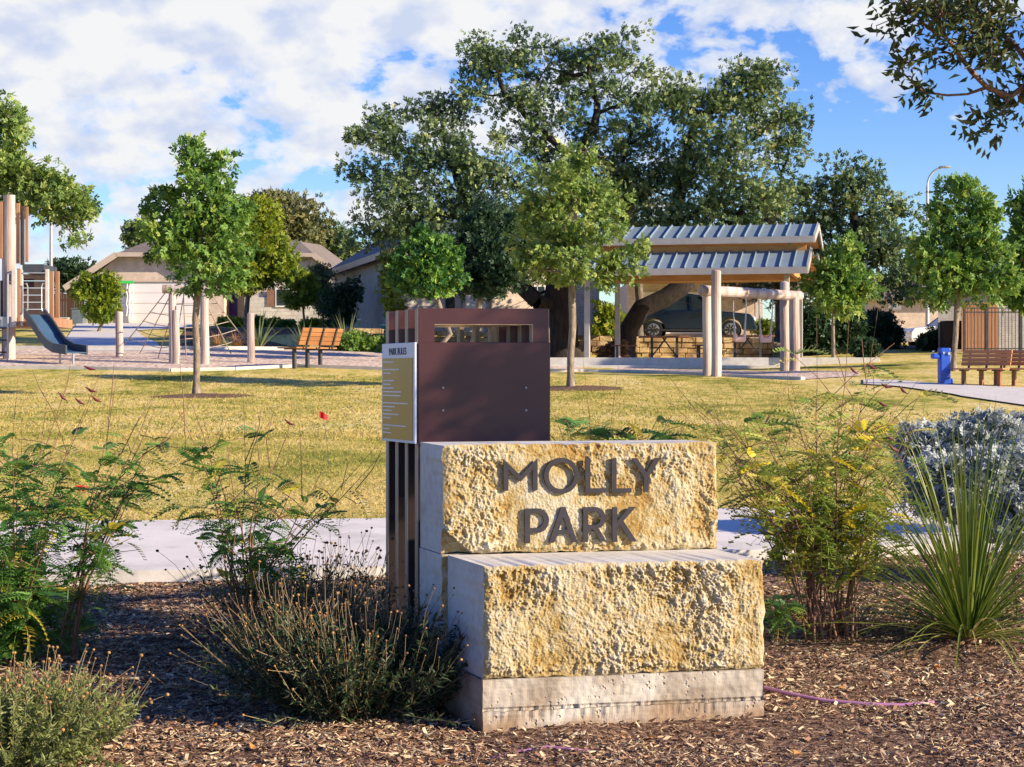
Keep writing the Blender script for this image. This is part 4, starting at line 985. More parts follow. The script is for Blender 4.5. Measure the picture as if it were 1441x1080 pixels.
for (u) in (-0.04, LEN):
    for (v0, z0, v1, z1, x) in ((0.003, zE, 1.85, zT, 0), (2 * vR - .003, zE, 2 * vR - 1.85, zT, 0), (1.353, zE2, vR - .002, zR, -.12 if u < 0 else .12), (2 * vR - 1.353, zE2, vR + .004, zR, -.12 if u < 0 else .12)):
        mb = MB(); uu = u + x
        mb.hexa([pp(uu + .04, v0, z0 - .2), pp(uu, v0, z0 - .2), pp(uu, v1, z1 - .2), pp(uu + .04, v1, z1 - .2), pp(uu + .04, v0, z0 + .02), pp(uu, v0, z0 + .02), pp(uu, v1, z1 + .02), pp(uu + .04, v1, z1 + .02)])
        PL.part('rake_board', mb, 'pav_paint', world=True)
for v in (1.7, 2 * vR - 1.7):
    mb = MB(); pbox(mb, 0.15, LEN - .15, v - .08, v + .08, zT - .25, zT + .10); PL.part('ridge_beam', mb, 'pav_wood', world=True)
for v in (0.55, 2 * vR - .55):
    mb = MB(); pbox(mb, 0.3, LEN - .3, v - .07, v + .07, zE - .07, zE + .12); PL.part('eave_beam', mb, 'pav_wood', world=True)
    for u in (0.68, LEN - 0.62):
        mb = MB(); pbox(mb, u - .085, u + .085, v - .085, v + .085, SZ - .05, zE - .1); PL.part('post', mb, 'pav_paint', world=True, bevel=0.01)
for u in (0.68, LEN - 0.62):
    for v in (1.7, 2 * vR - 1.7):
        mb = MB(); pbox(mb, u - .06, u + .06, v - .06, v + .06, zT + .08, zE2 + .08); PL.part('clerestory_post', mb, 'pav_paint', world=True)
    mb = MB(); pbox(mb, u - .06, u + .06, 0.65, 2 * vR - .65, zE - .09, zE + .1); PL.part('tie_beam', mb, 'pav_wood', world=True)
# stepped concrete slab
SP = Thing('pavilion_slab', 'long stepped grey concrete slab beneath the picnic pavilion', 'slab', (pr0.x, pr0.y, SZ))
zb_ = 1.5
mb = MB(); a = W(735, 503.5, 58.2); b = W(1238, 503.5, 58.4)
mb.bx(a.x, b.x, 58.4, 66, zb_, SZ); SP.part('slab', mb, 'concrete2', world=True, bevel=0.015)
mb = MB(); b2 = W(1262, 514, 57.8); mb.bx(a.x, b2.x, 57.75, 58.398, zb_ - .2, 1.5 + (530 - 514.5) / F * 57.9); SP.part('step', mb, 'concrete2', world=True, bevel=0.015)
mb = MB(); mb.bx(a.x, b.x - 1, 57.2, 57.748, zb_ - .3, 1.5 + (530 - 521.5) / F * 57.4); SP.part('step', mb, 'concrete2', world=True, bevel=0.015)
# picnic tables with two seats each
def picnic(px, d, label):
    c = Vector(((px - CX) / F * d, d, SZ))
    t = Thing('picnic_table', label, 'picnic table', c, 0, 'picnic tables under the pavilion')
    mb = MB(); mb.bx(-0.85, .85, -.4, .4, .70, .76); t.part('table_top', mb, 'table', bevel=0.02)
    for x in (-.42, .42):
        mb = MB(); mb.bx(x - .04, x + .04, -.05, .05, 0, .7); t.part('leg', mb, 'steel_dark')
    mb = MB(); mb.bar((-.38, 0, .12), (.05, 0, .69), .05, .05); mb.bar((.38, 0, .12), (-.05, .06, .69), .05, .05); t.part('brace', mb, 'steel_dark')
    for s in (-1, 1):
        mb = MB(); mb.bx(s * 1.35 - .42, s * 1.35 + .42, -.22, .22, .42, .46); so = t.part('seat', mb, 'table', bevel=0.015)
        for x in (-.24, .24):
            mb = MB(); mb.bx(s * 1.35 + x - .03, s * 1.35 + x + .03, -.04, .04, 0, .42); t.part('seat_leg', mb, 'steel_dark', parent=so)
    return t
picnic(935, 62.0, 'picnic table beneath the pavilion left of the log swing posts')
picnic(1052, 61.0, 'picnic table beneath the pavilion behind the bucket swings')

# stacked stone retaining wall
wl = [(430, 66.9, 3.30), (540, 67.2, 3.24), (700, 67.3, 3.1), (860, 67.4, 2.98), (1000, 67.4, 2.93), (1090, 67.4, 2.90)]
mb = MB()
cs = [Vector(((px - CX) / F * d, d, z)) for px, d, z in wl]
random.seed(3)
for course in range(5):
    x = 0.0
    for a, b in zip(cs[:-1], cs[1:]):
        L = (b - a).length; s = random.uniform(0, .2)
        while s < L - 0.05:
            w = min(random.uniform(.3, .75), L - s); p = a.lerp(b, s / L); q = a.lerp(b, (s + w - .015) / L)
            h = 0.19; z0 = p.z - (5 - course) * .2 + .0; j = random.uniform(-.05, .04)
            mb.hexa([(p.x, p.y + j, z0), (q.x, q.y + j, z0 + random.uniform(-.01, .01)), (q.x, q.y + .5, z0), (p.x, p.y + .5, z0),
                     (p.x, p.y + j + .02, z0 + h), (q.x, q.y + j + .02, z0 + h + random.uniform(-.02, .01)), (q.x, q.y + .5, z0 + h), (p.x, p.y + .5, z0 + h)])
            s += w
base = cs[2].copy(); base.z -= .9
me = mb.mesh('retaining_wall', base)
M['wallstone'] = pm('wall_stone', (0.22, 0.14, 0.07), (0.42, 0.275, 0.13), 2.2, 0.95, 0.9, 14, c3=(0.58, 0.42, 0.22))
single('retaining_wall', me, 'wallstone', 'low retaining wall of stacked tan stone behind the pavilion', 'wall', loc=base, bevel=0.02)

# ------------------------------------------------------------------ benches, fountain, lamps, flag
def slat_bench(name, label, loc, yaw, L, wood, nslat_b=4, seat_d=0.42, back_h=0.45, legs=(-.55, 0, .55), lean=0.25, straps=False, group=None, seat_z=0.43, nslat_s=4, open_legs=True):
    t = Thing(name, label, 'bench', loc, yaw, group)      # local x: long axis, -y: the way the sitter faces
    for k in range(nslat_s):
        mb = MB(); y = -seat_d / 2 + seat_d * (k + .5) / nslat_s; mb.box((0, y, seat_z), (L, seat_d / nslat_s - .015, .04)); t.part('seat_slat', mb, wood, bevel=0.006)
    rot = Matrix.Rotation(-lean, 3, 'X')
    for k in range(nslat_b):
        mb = MB(); h = .08 + back_h * (k + .5) / nslat_b; c = Vector((0, seat_d / 2 + .02, seat_z)) + rot @ Vector((0, 0, h)); mb.box(c, (L, .04, back_h / nslat_b - .018), rot); t.part('back_slat', mb, wood, bevel=0.006)
    for x in legs:
        mb = MB(); mb.bx(x * L - .04, x * L + .04, -.05, .05, -.05, seat_z - .025); t.part('leg', mb, 'steel_dark' if straps else 'table')
        c0 = Vector((x * L, seat_d / 2 + .05, seat_z)); c1 = c0 + rot @ Vector((0, 0.0, .08 + back_h))
        mb = MB(); mb.bar((x * L, -seat_d / 2, seat_z - .036), (x * L, seat_d / 2 + .05, seat_z - .036), .05, .03); mb.bar(c0 + Vector((0, .015, -.03)), c1 + Vector((0, .015, 0)), .05, .03, up=(0, 1, 0)); t.part('support', mb, 'steel_dark')
    return t
bb = G(426, 518.5)
slat_bench('playground_bench', 'orange timber slat bench with dark metal straps at the playground edge', bb + Vector((.1, .3, 0)), R(-125), 1.75, 'bench_wood', 4, 0.75, 0.52, (-.32, 0, .32), 0.35, True, seat_z=.58, nslat_s=5)
for px, lab in ((1381, 'reddish slatted park bench by the path nearer the blue fountain'), (1427, 'reddish slatted park bench by the path at the right edge of view')):
    b = G(px, 543); slat_bench('park_bench', lab, b, R(-38), 1.25, 'bench_red', 4, 0.42, 0.40, (-.36, 0, .36), 0.3, group='red benches by the path', seat_z=0.40, nslat_s=3)
fb = G(1328, 541)
FN = Thing('drinking_fountain', 'bright blue pedestal drinking fountain beside the concrete path', 'drinking fountain', fb, R(8))
pxm = F / fb.y
mb = MB(); mb.bx(-7 / pxm, 8 / pxm, -.12, .12, -.02, 51 / pxm); FN.part('pedestal', mb, 'blue', bevel=0.03)
mb = MB(); mb.bx(-18 / pxm, -7.05 / pxm, -.1, .1, 35.5 / pxm, 43 / pxm); FN.part('bowl', mb, 'blue', bevel=0.04)
mb = MB(); mb.bx(8.05 / pxm, 12 / pxm, -.1, .1, -.02, 8 / pxm); FN.part('foot_step', mb, 'blue', bevel=0.02)
mb = MB(); mb.tube([(-16 / pxm, 0, 43 / pxm), (-16 / pxm, 0, 46 / pxm), (-13.5 / pxm, 0, 46.5 / pxm)], .02, 8); FN.part('spout', mb, 'steel')
mb = MB(); mb.tube([(4.5 / pxm, -.122, 43 / pxm), (4.5 / pxm, -.16, 43 / pxm)], .035, 10); FN.part('push_button', mb, 'steel')
mb = MB(); mb.tube([(-3 / pxm, -.122, 44 / pxm), (-3 / pxm, -.15, 44 / pxm)], .025, 10); FN.part('push_button', mb, 'steel')
# street lamps
def lamp(px, d, ytop, label, arm=None):
    b = at(px, d); t = Thing('street_lamp', label, 'street lamp', b)
    mb = MB(); z = W(px, ytop, d).z
    mb.tube([(b.x, b.y, b.z - .1), (b.x, b.y, (b.z + z) / 2), (b.x, b.y, z)], [.11, .09, .07], 12); t.part('pole', mb, 'steel', world=True)
    if arm:
        mb = MB(); pts = [W(px, ytop + 6, d)] + [W(x, y, d) for x, y in arm]; mb.tube(pts, .05, 8); t.part('arm', mb, 'steel', world=True)
        h = W(arm[-1][0] + 2, arm[-1][1] + .3, d); mb = MB(); mb.ell(h, (.32, .13, .07), 12, 6); t.part('lamp_head', mb, 'steel', world=True)
    return t
lamp(1305, 92, 262, 'tall grey street lamp with a curved arm above the right trees', [(1305.5, 256), (1308, 249), (1313, 242), (1320, 237.5), (1328, 235)])
lamp(72, 100, 250, 'plain slim pale pole rising behind the play tower', None)
# red marker flag
fb = G(463, 656); FL = Thing('marker_flag', 'small red utility marker flag on a thin wire in the lawn', 'marker flag', fb)
top = W(454, 578, fb.y)
mb = MB(); mb.tube([fb - Vector((0, 0, .05)), fb.lerp(top, .5) + Vector((.008, 0, 0)), top], .0028, 6); FL.part('wire', mb, 'steel_dark', world=True)
mb = MB(); c = W(449, 588, fb.y); e = W(461, 578, fb.y)
n = 6; vs = []
for i in range(n + 1):
    for zz_ in (0, 1):
        vs.append((c.x + (e.x - c.x) * i / n, fb.y + .008 * math.sin(i * 1.3), c.z + (e.z - c.z) * zz_ * (1 - .25 * i / n) - .03 * i / n))
for (vx) in list(vs): vs.append((vx[0], vx[1] + .0015, vx[2]))
m2 = 2 * (n + 1)
fs = []
for i in range(n): fs += [(2 * i, 2 * i + 2, 2 * i + 3, 2 * i + 1), (m2 + 2 * i + 1, m2 + 2 * i + 3, m2 + 2 * i + 2, m2 + 2 * i)]
mb.add(vs, fs); FL.part('flag', mb, 'red', world=True)
# irrigation pipe
def pipe(label, pts, r):
    P = []
    for (px, py, h) in pts:
        g = G(px, py); g.z = float(bed_z(g.x, g.y)) + h; P.append(g)
    mb = MB(); 
    Q = []
    for i in range(len(P) - 1):
        for k in range(4): Q.append(P[i].lerp(P[i + 1], k / 4))
    Q.append(P[-1]); mb.tube(Q, r, 8)
    return single('irrigation_pipe', mb.mesh('irrigation_pipe', P[0], True), 'purple', label, 'pipe', loc=P[0])
pipe('long purple irrigation pipe lying on the mulch right of the sign', [(1062, 978, .02), (1110, 989, .025), (1160, 995, .022), (1220, 999, .02), (1270, 998, .02), (1314, 996, .015)], .0085)
pipe('short length of purple pipe half buried in the mulch below the sign', [(690, 1070, .006), (720, 1066, .012), (770, 1064, .012), (830, 1066, .005)], .006)

# ------------------------------------------------------------------ houses
def quad(mb, a, b, c, d): return mb.add([a, b, c, d], [(0, 1, 2, 3)])
def slabroof(mb, pts, th=0.14):
    n = len(pts); P = [Vector(p) for p in pts]
    o = Vector((0, 0, -th)); return mb.add(P + [p + o for p in P], [tuple(range(n)), tuple(range(n, 2 * n))[::-1]] + [(i, n + i, n + (i + 1) % n, (i + 1) % n) for i in range(n)])
# left house: garage wing and gabled front room
dH = 96.0
hx = lambda px, d=dH: (px - CX) / F * d
hz = lambda py, d=dH: CH + (HZ - py) / F * d
H1 = Thing('house', 'tan brick house with a double garage door and brown hipped roof', 'house', (hx(230), dH + 4, hz(456)))
mb = MB(); mb.bx(hx(119), hx(314), dH + 0.3, dH + 12, hz(462), hz(397)); 
mb.add([(hx(119), dH + .3, hz(397.1)), (hx(314), dH + .3, hz(397.1)), (hx(268), dH + .3, hz(359)), (hx(167), dH + .3, hz(359))], [(0, 1, 2, 3)])
H1.part('garage_wall', mb, 'brick_tan', world=True)
mb = MB(); mb.bx(hx(314), hx(342), dH + 2.2, dH + 12, hz(462), hz(380)); H1.part('entry_wall', mb, 'brick_pale', world=True)
mb = MB(); mb.bx(hx(342), hx(468), dH + .8, dH + 12, hz(462), hz(386))
mb.add([(hx(342), dH + .8, hz(386.1)), (hx(468), dH + .8, hz(386.1)), (hx(436), dH + .8, hz(361)), (hx(374), dH + .8, hz(361))], [(0, 1, 2, 3)])
H1.part('front_wall', mb, 'brick_pale', world=True)
mb = MB(); mb.bx(hx(341.5), hx(468.5), dH + .68, dH + .797, hz(462), hz(418)); H1.part('stone_skirt', mb, 'limestone_wall', world=True)
mb = MB()
slabroof(mb, [(hx(93), dH - .4, hz(405)), (hx(166), dH - .3, hz(357)), (hx(250), dH + 7, hz(312, dH + 7)), (hx(205), dH + 14, hz(345, dH + 14)), (hx(90), dH + 13, hz(400, dH + 13))])
slabroof(mb, [(hx(166), dH - .3, hz(357)), (hx(269), dH - .3, hz(357)), (hx(250), dH + 7, hz(312, dH + 7))])
slabroof(mb, [(hx(269), dH - .3, hz(357)), (hx(325), dH - .3, hz(392)), (hx(345), dH + 7, hz(375, dH + 7)), (hx(250), dH + 7, hz(312, dH + 7))])
slabroof(mb, [(hx(250), dH + 7, hz(312, dH + 7)), (hx(408), dH + 4.5, hz(340, dH + 4.5)), (hx(440), dH + .4, hz(357)), (hx(371), dH + .4, hz(357)), (hx(340), dH + 1.5, hz(385)), (hx(315), dH + 2.0, hz(388))])
slabroof(mb, [(hx(440), dH + .4, hz(356.8)), (hx(408), dH + 4.5, hz(340, dH + 4.5)), (hx(415), dH + 13, hz(345, dH + 13)), (hx(470), dH + 13, hz(380, dH + 13)), (hx(474), dH + .4, hz(384))])
slabroof(mb, [(hx(371), dH + .38, hz(357)), (hx(336), dH + .38, hz(388)), (hx(332), dH + 3, hz(380, dH + 3)), (hx(380), dH + 4, hz(350, dH + 4))])
H1.part('roof', mb, 'shingle', world=True)
mb = MB()
mb.bar((hx(93), dH - .42, hz(406.5)), (hx(166), dH - .32, hz(358.5)), .12, .30); mb.bar((hx(166), dH - .32, hz(359)), (hx(269), dH - .32, hz(359)), .14, .22); mb.bar((hx(269), dH - .32, hz(358.5)), (hx(325), dH - .32, hz(393.5)), .12, .30)
mb.bar((hx(371), dH + .36, hz(358.5)), (hx(440), dH + .36, hz(358.5)), .14, .2); mb.bar((hx(440), dH + .36, hz(358.5)), (hx(474), dH + .36, hz(385)), .12, .28)
mb.bx(hx(119), hx(314), dH + .14, dH + .296, hz(397), hz(394.5))
H1.part('trim', mb, 'trim', world=True)
mb = MB(); mb.bx(hx(163), hx(289), dH + .22, dH + .297, hz(456), hz(397.5))
gd = H1.part('garage_door', mb, 'garage', world=True)
mb = MB()
for k in range(1, 4): mb.bx(hx(163.5), hx(288.5), dH + .212, dH + .218, hz(456 - 14.6 * k) - .012, hz(456 - 14.6 * k) + .012)
H1.part('panel_groove', mb, 'trim', world=True, parent=gd)
for x0, x1, y0, y1 in ((386.5, 407.5, 406, 430.5),):
    mb = MB(); mb.bx(hx(x0 - 1), hx(x1 + 1), dH + .60, dH + .677, hz(y1 + 1.2), hz(y0 - 1)); wo_ = H1.part('window', mb, 'white', world=True)
    mb = MB(); mb.bx(hx(x0 + 1), hx(x1 - 1), dH + .585, dH + .598, hz(y1 - 1), hz(y0 + 1)); H1.part('pane', mb, 'glass', world=True, parent=wo_)
    mb = MB(); mb.bx(hx(x0 - 13), hx(x0 - 2), dH + .62, dH + .677, hz(y1 - .5), hz(y0)); H1.part('shutter', mb, 'shutter', world=True)
mb = MB(); mb.bx(hx(312), hx(325), dH + 2.1, dH + 2.197, hz(455), hz(405)); H1.part('front_door', mb, 'purple_curtain', world=True)
# lit arch of holiday trim at the garage
GA = Thing('garage_garland', 'string garland with green top and pale strands beside the garage door', 'decoration', (hx(175), dH + .1, hz(397)))
mb = MB(); mb.bx(hx(161.5), hx(187.5), dH + .06, dH + .13, hz(399), hz(395.5)); GA.part('green_top', mb, 'green_band', world=True)
random.seed(5)
for k in range(4):
    mb = MB(); x0 = (163, 178, 182, 186)[k]; y1 = (425, 445, 452, 452)[k]
    mb.tube([(hx(x0 + math.sin(j * 2.1 + k) * .8), dH + .1, hz(399 + (y1 - 399) * j / 8)) for j in range(9)], .03, 5); GA.part('strand', mb, 'white', world=True)
# blue roofed house: its side wall lies in shade, its front with the garage looks at the park
A_ = Vector((hx(470, 90), 90, 0)); B_ = Vector((hx(566, 73.5), 73.5, 0)); zE_ = hz(383, 90); zG = 3.2
dirv = (B_ - A_).normalized(); nrm = Vector((-dirv.y, dirv.x, 0)); nrm = nrm if nrm.x > 0 else -nrm
C_ = B_ + nrm * 8.2; D_ = A_ + nrm * 8.2
H2 = Thing('house', 'house with a slate blue roof, shaded brick side and a garage behind the live oak', 'house', (B_.x, B_.y, zG))
up_ = lambda v, z: Vector((v.x, v.y, z))
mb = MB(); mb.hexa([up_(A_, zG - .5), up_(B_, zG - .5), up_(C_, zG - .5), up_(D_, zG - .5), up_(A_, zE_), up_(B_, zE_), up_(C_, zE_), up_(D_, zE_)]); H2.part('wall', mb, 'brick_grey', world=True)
mb = MB(); ov = nrm * -.5; r0 = A_.lerp(D_, .5); r1 = B_.lerp(C_, .5); ra = r0.lerp(r1, .2); rb = r0.lerp(r1, .7); zr = zE_ + 2.9
e0 = A_ + ov - dirv * .4; e1 = B_ + ov + dirv * .4; e2 = C_ - ov + dirv * .4; e3 = D_ - ov - dirv * .4; ze = zE_ - .05
slabroof(mb, [up_(e0, ze), up_(e1, ze), up_(rb, zr), up_(ra, zr)]); slabroof(mb, [up_(e1, ze), up_(e2, ze), up_(rb, zr)]); slabroof(mb, [up_(e2, ze), up_(e3, ze), up_(ra, zr), up_(rb, zr)]); slabroof(mb, [up_(e3, ze), up_(e0, ze), up_(ra, zr)])
H2.part('roof', mb, 'shingle_blue', world=True)
mb = MB(); mb.bar(up_(e0, ze - .1), up_(e1, ze - .1), .1, .26); mb.bar(up_(e1, ze - .1) + nrm * .06, up_(e2, ze - .1), .1, .26); H2.part('eave_trim', mb, 'trim', world=True)
def fpt(px, py, off):
    d = Vector(((px - CX) / F, 1, (HZ - py) / F)); o = Vector((0, 0, CH)); q = B_ + dirv * off
    return o + d * ((q - o).dot(dirv) / d.dot(dirv))
def fbox(x0, x1, y0, y1, o0, o1, mb=None):
    mb = mb or MB(); c = [fpt(x0, y1, o1), fpt(x1, y1, o1), fpt(x1, y0, o1), fpt(x0, y0, o1)]
    c[1].z = c[0].z; c[2].z = c[3].z; b_ = [q + dirv * (o0 - o1) for q in c]
    return mb.hexa([c[0], c[1], b_[1], b_[0], c[3], c[2], b_[2], b_[3]])
H2.part('cream_wall', fbox(567, 691.5, 376, 474, .003, .03), 'brick_pale', world=True)
H2.part('brick_wall', fbox(692, 800, 376, 474, .003, .25), 'brick_tan', world=True)
gd = H2.part('garage_door', fbox(655, 687, 407, 456, .033, .07), 'garage', world=True)
mb = fbox(651, 655, 403, 456, .033, .14); fbox(687, 691, 403, 456, .033, .14, mb); fbox(655.2, 686.8, 402.5, 406.8, .033, .14, mb); H2.part('garage_frame', mb, 'trim', world=True)
H2.part('arched_window', fbox(627, 640, 412, 440, .033, .06), 'glass', world=True)
H2.part('number_plate', fbox(694, 700, 413, 420, .253, .28), 'white', world=True)
w3 = H2.part('window', fbox(745, 768, 402, 428, .253, .30), 'white', world=True)
mb = fbox(746.5, 756, 403.5, 426.5, .303, .315); fbox(757.5, 766.5, 403.5, 426.5, .303, .315, mb); H2.part('pane', mb, 'glass', world=True, parent=w3)
# house behind the pavilion
d4 = 90.0; X = lambda px: hx(px, d4); Z = lambda py: hz(py, d4)
H4 = Thing('house', 'tan brick house with a wide garage door seen beneath the pavilion roof', 'house', (X(980), d4 + 3, Z(470)))
mb = MB(); mb.bx(X(884), X(1070), d4, d4 + 9, Z(478), Z(396)); H4.part('wall', mb, 'brick_tan', world=True)
mb = MB(); mb.bx(X(904), X(1004), d4 - .08, d4 - .003, Z(470), Z(411)); H4.part('garage_door', mb, 'garage', world=True)
for px in (1062, 1090, 1112):
    mb = MB(); mb.bx(X(px - 5), X(px + 5), d4 - 1.6, d4 - 1.2, Z(478), Z(398)); H4.part('porch_pillar', mb, 'brick_pale', world=True)
mb = MB(); slabroof(mb, [(X(872), d4 - 2, Z(396)), (X(1125), d4 - 2, Z(396)), (X(1090), d4 + 5, Z(352)), (X(910), d4 + 5, Z(352))]); slabroof(mb, [(X(1125), d4 - 2, Z(396)), (X(1125), d4 + 10, Z(396)), (X(1090), d4 + 5, Z(352))]); H4.part('roof', mb, 'shingle', world=True)
# tan house across the street at the right
d5 = 104.0; X = lambda px: hx(px, d5); Z = lambda py: hz(py, d5)
H5 = Thing('house', 'tan house with an orange brown gable across the street behind the white car', 'house', (X(1280), d5 + 3, Z(480)))
mb = MB(); mb.bx(X(1222), X(1345), d5, d5 + 9, Z(492), Z(418)); H5.part('wall', mb, 'brick_tan', world=True)
mb = MB(); mb.bx(X(1250), X(1268), d5 - .06, d5 - .003, Z(436), Z(424)); H5.part('window', mb, 'white', world=True)
mb = MB(); slabroof(mb, [(X(1214), d5 - .6, Z(420)), (X(1353), d5 - .6, Z(420)), (X(1330), d5 + 5, Z(385)), (X(1240), d5 + 5, Z(385))]); H5.part('roof', mb, 'shingle', world=True)
# grey brick house on the right with its side yard
d6 = 65.0; X = lambda px, d=66.0: hx(px, d); Z = lambda py, d=66.0: hz(py, d)
H6 = Thing('house', 'grey brick house with a dark roof at the right edge behind the metal fence', 'house', (X(1400), 67, Z(500)))
mb = MB(); mb.hexa([(X(1324), 66.4, Z(505)), (X(1560), 66.4, Z(505)), (X(1560, 78), 78, Z(505)), (X(1326, 78), 78, Z(505)), (X(1324), 66.4, Z(396)), (X(1560), 66.4, Z(396)), (X(1560, 78), 78, Z(396)), (X(1326, 78), 78, Z(396))]); H6.part('wall', mb, 'brick_grey', world=True)
mb = MB(); slabroof(mb, [(X(1318), 65.8, Z(398)), (X(1600), 65.8, Z(398)), (X(1560, 72), 72, Z(300, 72)), (X(1440, 72), 72, Z(318, 72))]); slabroof(mb, [(X(1318), 65.8, Z(398)), (X(1440, 72), 72, Z(318, 72)), (X(1322, 78), 78, Z(398))]); H6.part('roof', mb, 'shingle_blue', world=True)
mb = MB(); mb.bx(X(1318), X(1600), 65.7, 65.78, Z(400), Z(395.5)); H6.part('eave_trim', mb, 'trim', world=True)
mb = MB(); mb.bx(X(1326), X(1352), 65.6, 66.38, Z(492), Z(452)); H6.part('side_cabinet', mb, 'shade_dark', world=True, bevel=0.02)
# fences
def picket(name, label, cat, x0, x1, y0, y1, d, mat, n):
    a = W(x0, y1, d); b = W(x1, y0, d); t = Thing(name, label, cat, ((a.x + b.x) / 2, d, a.z))
    mb = MB(); w = (b.x - a.x) / n
    random.seed(n)
    for k in range(n): mb.bx(a.x + w * k + .006, a.x + w * (k + 1) - .006, d, d + .03, a.z, b.z + random.uniform(-.02, .02))
    t.part('boards', mb, mat, world=True); mb = MB()
    mb.bx(a.x, b.x, d + .032, d + .08, a.z + .3, a.z + .4); mb.bx(a.x, b.x, d + .032, d + .08, b.z - .4, b.z - .3); t.part('rails', mb, mat, world=True)
    mb = MB(); mb.bx(a.x, b.x, d - .03, d + .06, b.z + .03, b.z + .07); t.part('cap_rail', mb, mat, world=True)
    return t
picket('wood_fence', 'brown board fence left of the garage house behind the slide', 'fence', 60, 119, 413, 458, 97, 'fence_wood', 16)
picket('wood_fence', 'reddish board fence between the two houses behind the bench', 'fence', 478, 508, 421, 456, 92, 'fence_wood', 9)
picket('wood_gate', 'brown board gate behind the black metal fence', 'gate', 1353, 1405, 429, 496, 65.2, 'fence_wood', 12)
a = W(1357, 497, 62.5); b = W(1500, 433, 62.5); FT = Thing('metal_fence', 'black metal picket fence in front of the grey brick house', 'fence', ((a.x + b.x) / 2, 62.5, a.z))
z0 = terr(a.x, 62.5)
for px in (1357, 1388, 1436, 1484):
    x = hx(px, 62.5); mb = MB(); mb.bx(x - .04, x + .04, 62.46, 62.54, z0 - .1, b.z + .05); FT.part('post', mb, 'steel_dark', world=True)
mb = MB(); x = a.x
while x < b.x: mb.bx(x - .01, x + .01, 62.49, 62.51, z0 + .08, b.z); x += .115
FT.part('pickets', mb, 'steel_dark', world=True)
mb = MB()
for z in (b.z - .02, b.z - .16, z0 + .15): mb.bx(a.x, b.x, 62.475, 62.488, z - .02, z + .02)
FT.part('rails', mb, 'steel_dark', world=True)
# small yard items
def smallbox(name, label, cat, x0, x1, y0, y1, d, mat, depth=.8, lidm=None):
    a = W(x0, y1, d); b = W(x1, y0, d); t = Thing(name, label, cat, ((a.x + b.x) / 2, d, a.z))
    mb = MB(); mb.bx(a.x, b.x, d, d + depth, a.z - .1, b.z - .05); t.part('body', mb, mat, world=True, bevel=.03)
    mb = MB(); mb.bx(a.x - .03, b.x + .03, d - .03, d + depth + .03, b.z - .048, b.z); t.part('lid', mb, lidm or mat, world=True, bevel=.015)
smallbox('air_conditioner', 'grey air conditioner unit beside the brown board fence', 'air conditioner', 100, 117, 434, 456, 94, 'ac')
smallbox('rock_box', 'small pale utility box on the grass left of the air conditioner', 'utility box', 83, 95, 447, 457, 93, 'concrete2', .4)
smallbox('utility_box', 'small green utility box with pale lid behind the kiosk edge', 'utility box', 536, 542, 457, 466, 72, 'utility', .3, 'white')
smallbox('utility_post', 'slender pale green utility post on the grass by the blue roofed house', 'utility post', 503.5, 506.5, 449, 465, 74, 'utility', .12, 'white')
def ball(label, px, py, d, rpx, stem):
    c = W(px, py, d); t = Thing('garden_globe', label, 'garden ornament', (c.x, d, terr(c.x, d)))
    mb = MB(); r = rpx * d / F; mb.ell(c, (r, r, r), 16, 10); t.part('globe', mb, stem, world=True, smooth=True)
    mb = MB(); mb.tube([(c.x, d, terr(c.x, d) - .05), (c.x, d, c.z - r)], .02, 6); t.part('stake', mb, 'steel_dark', world=True)
ball('magenta globe ornament on a stake beside the driveway bush', 163.5, 425, 84, 4.2, 'magenta')
ball('red globe ornament on a stake by the small tree at the front window', 463, 433, 88, 2.8, 'red')

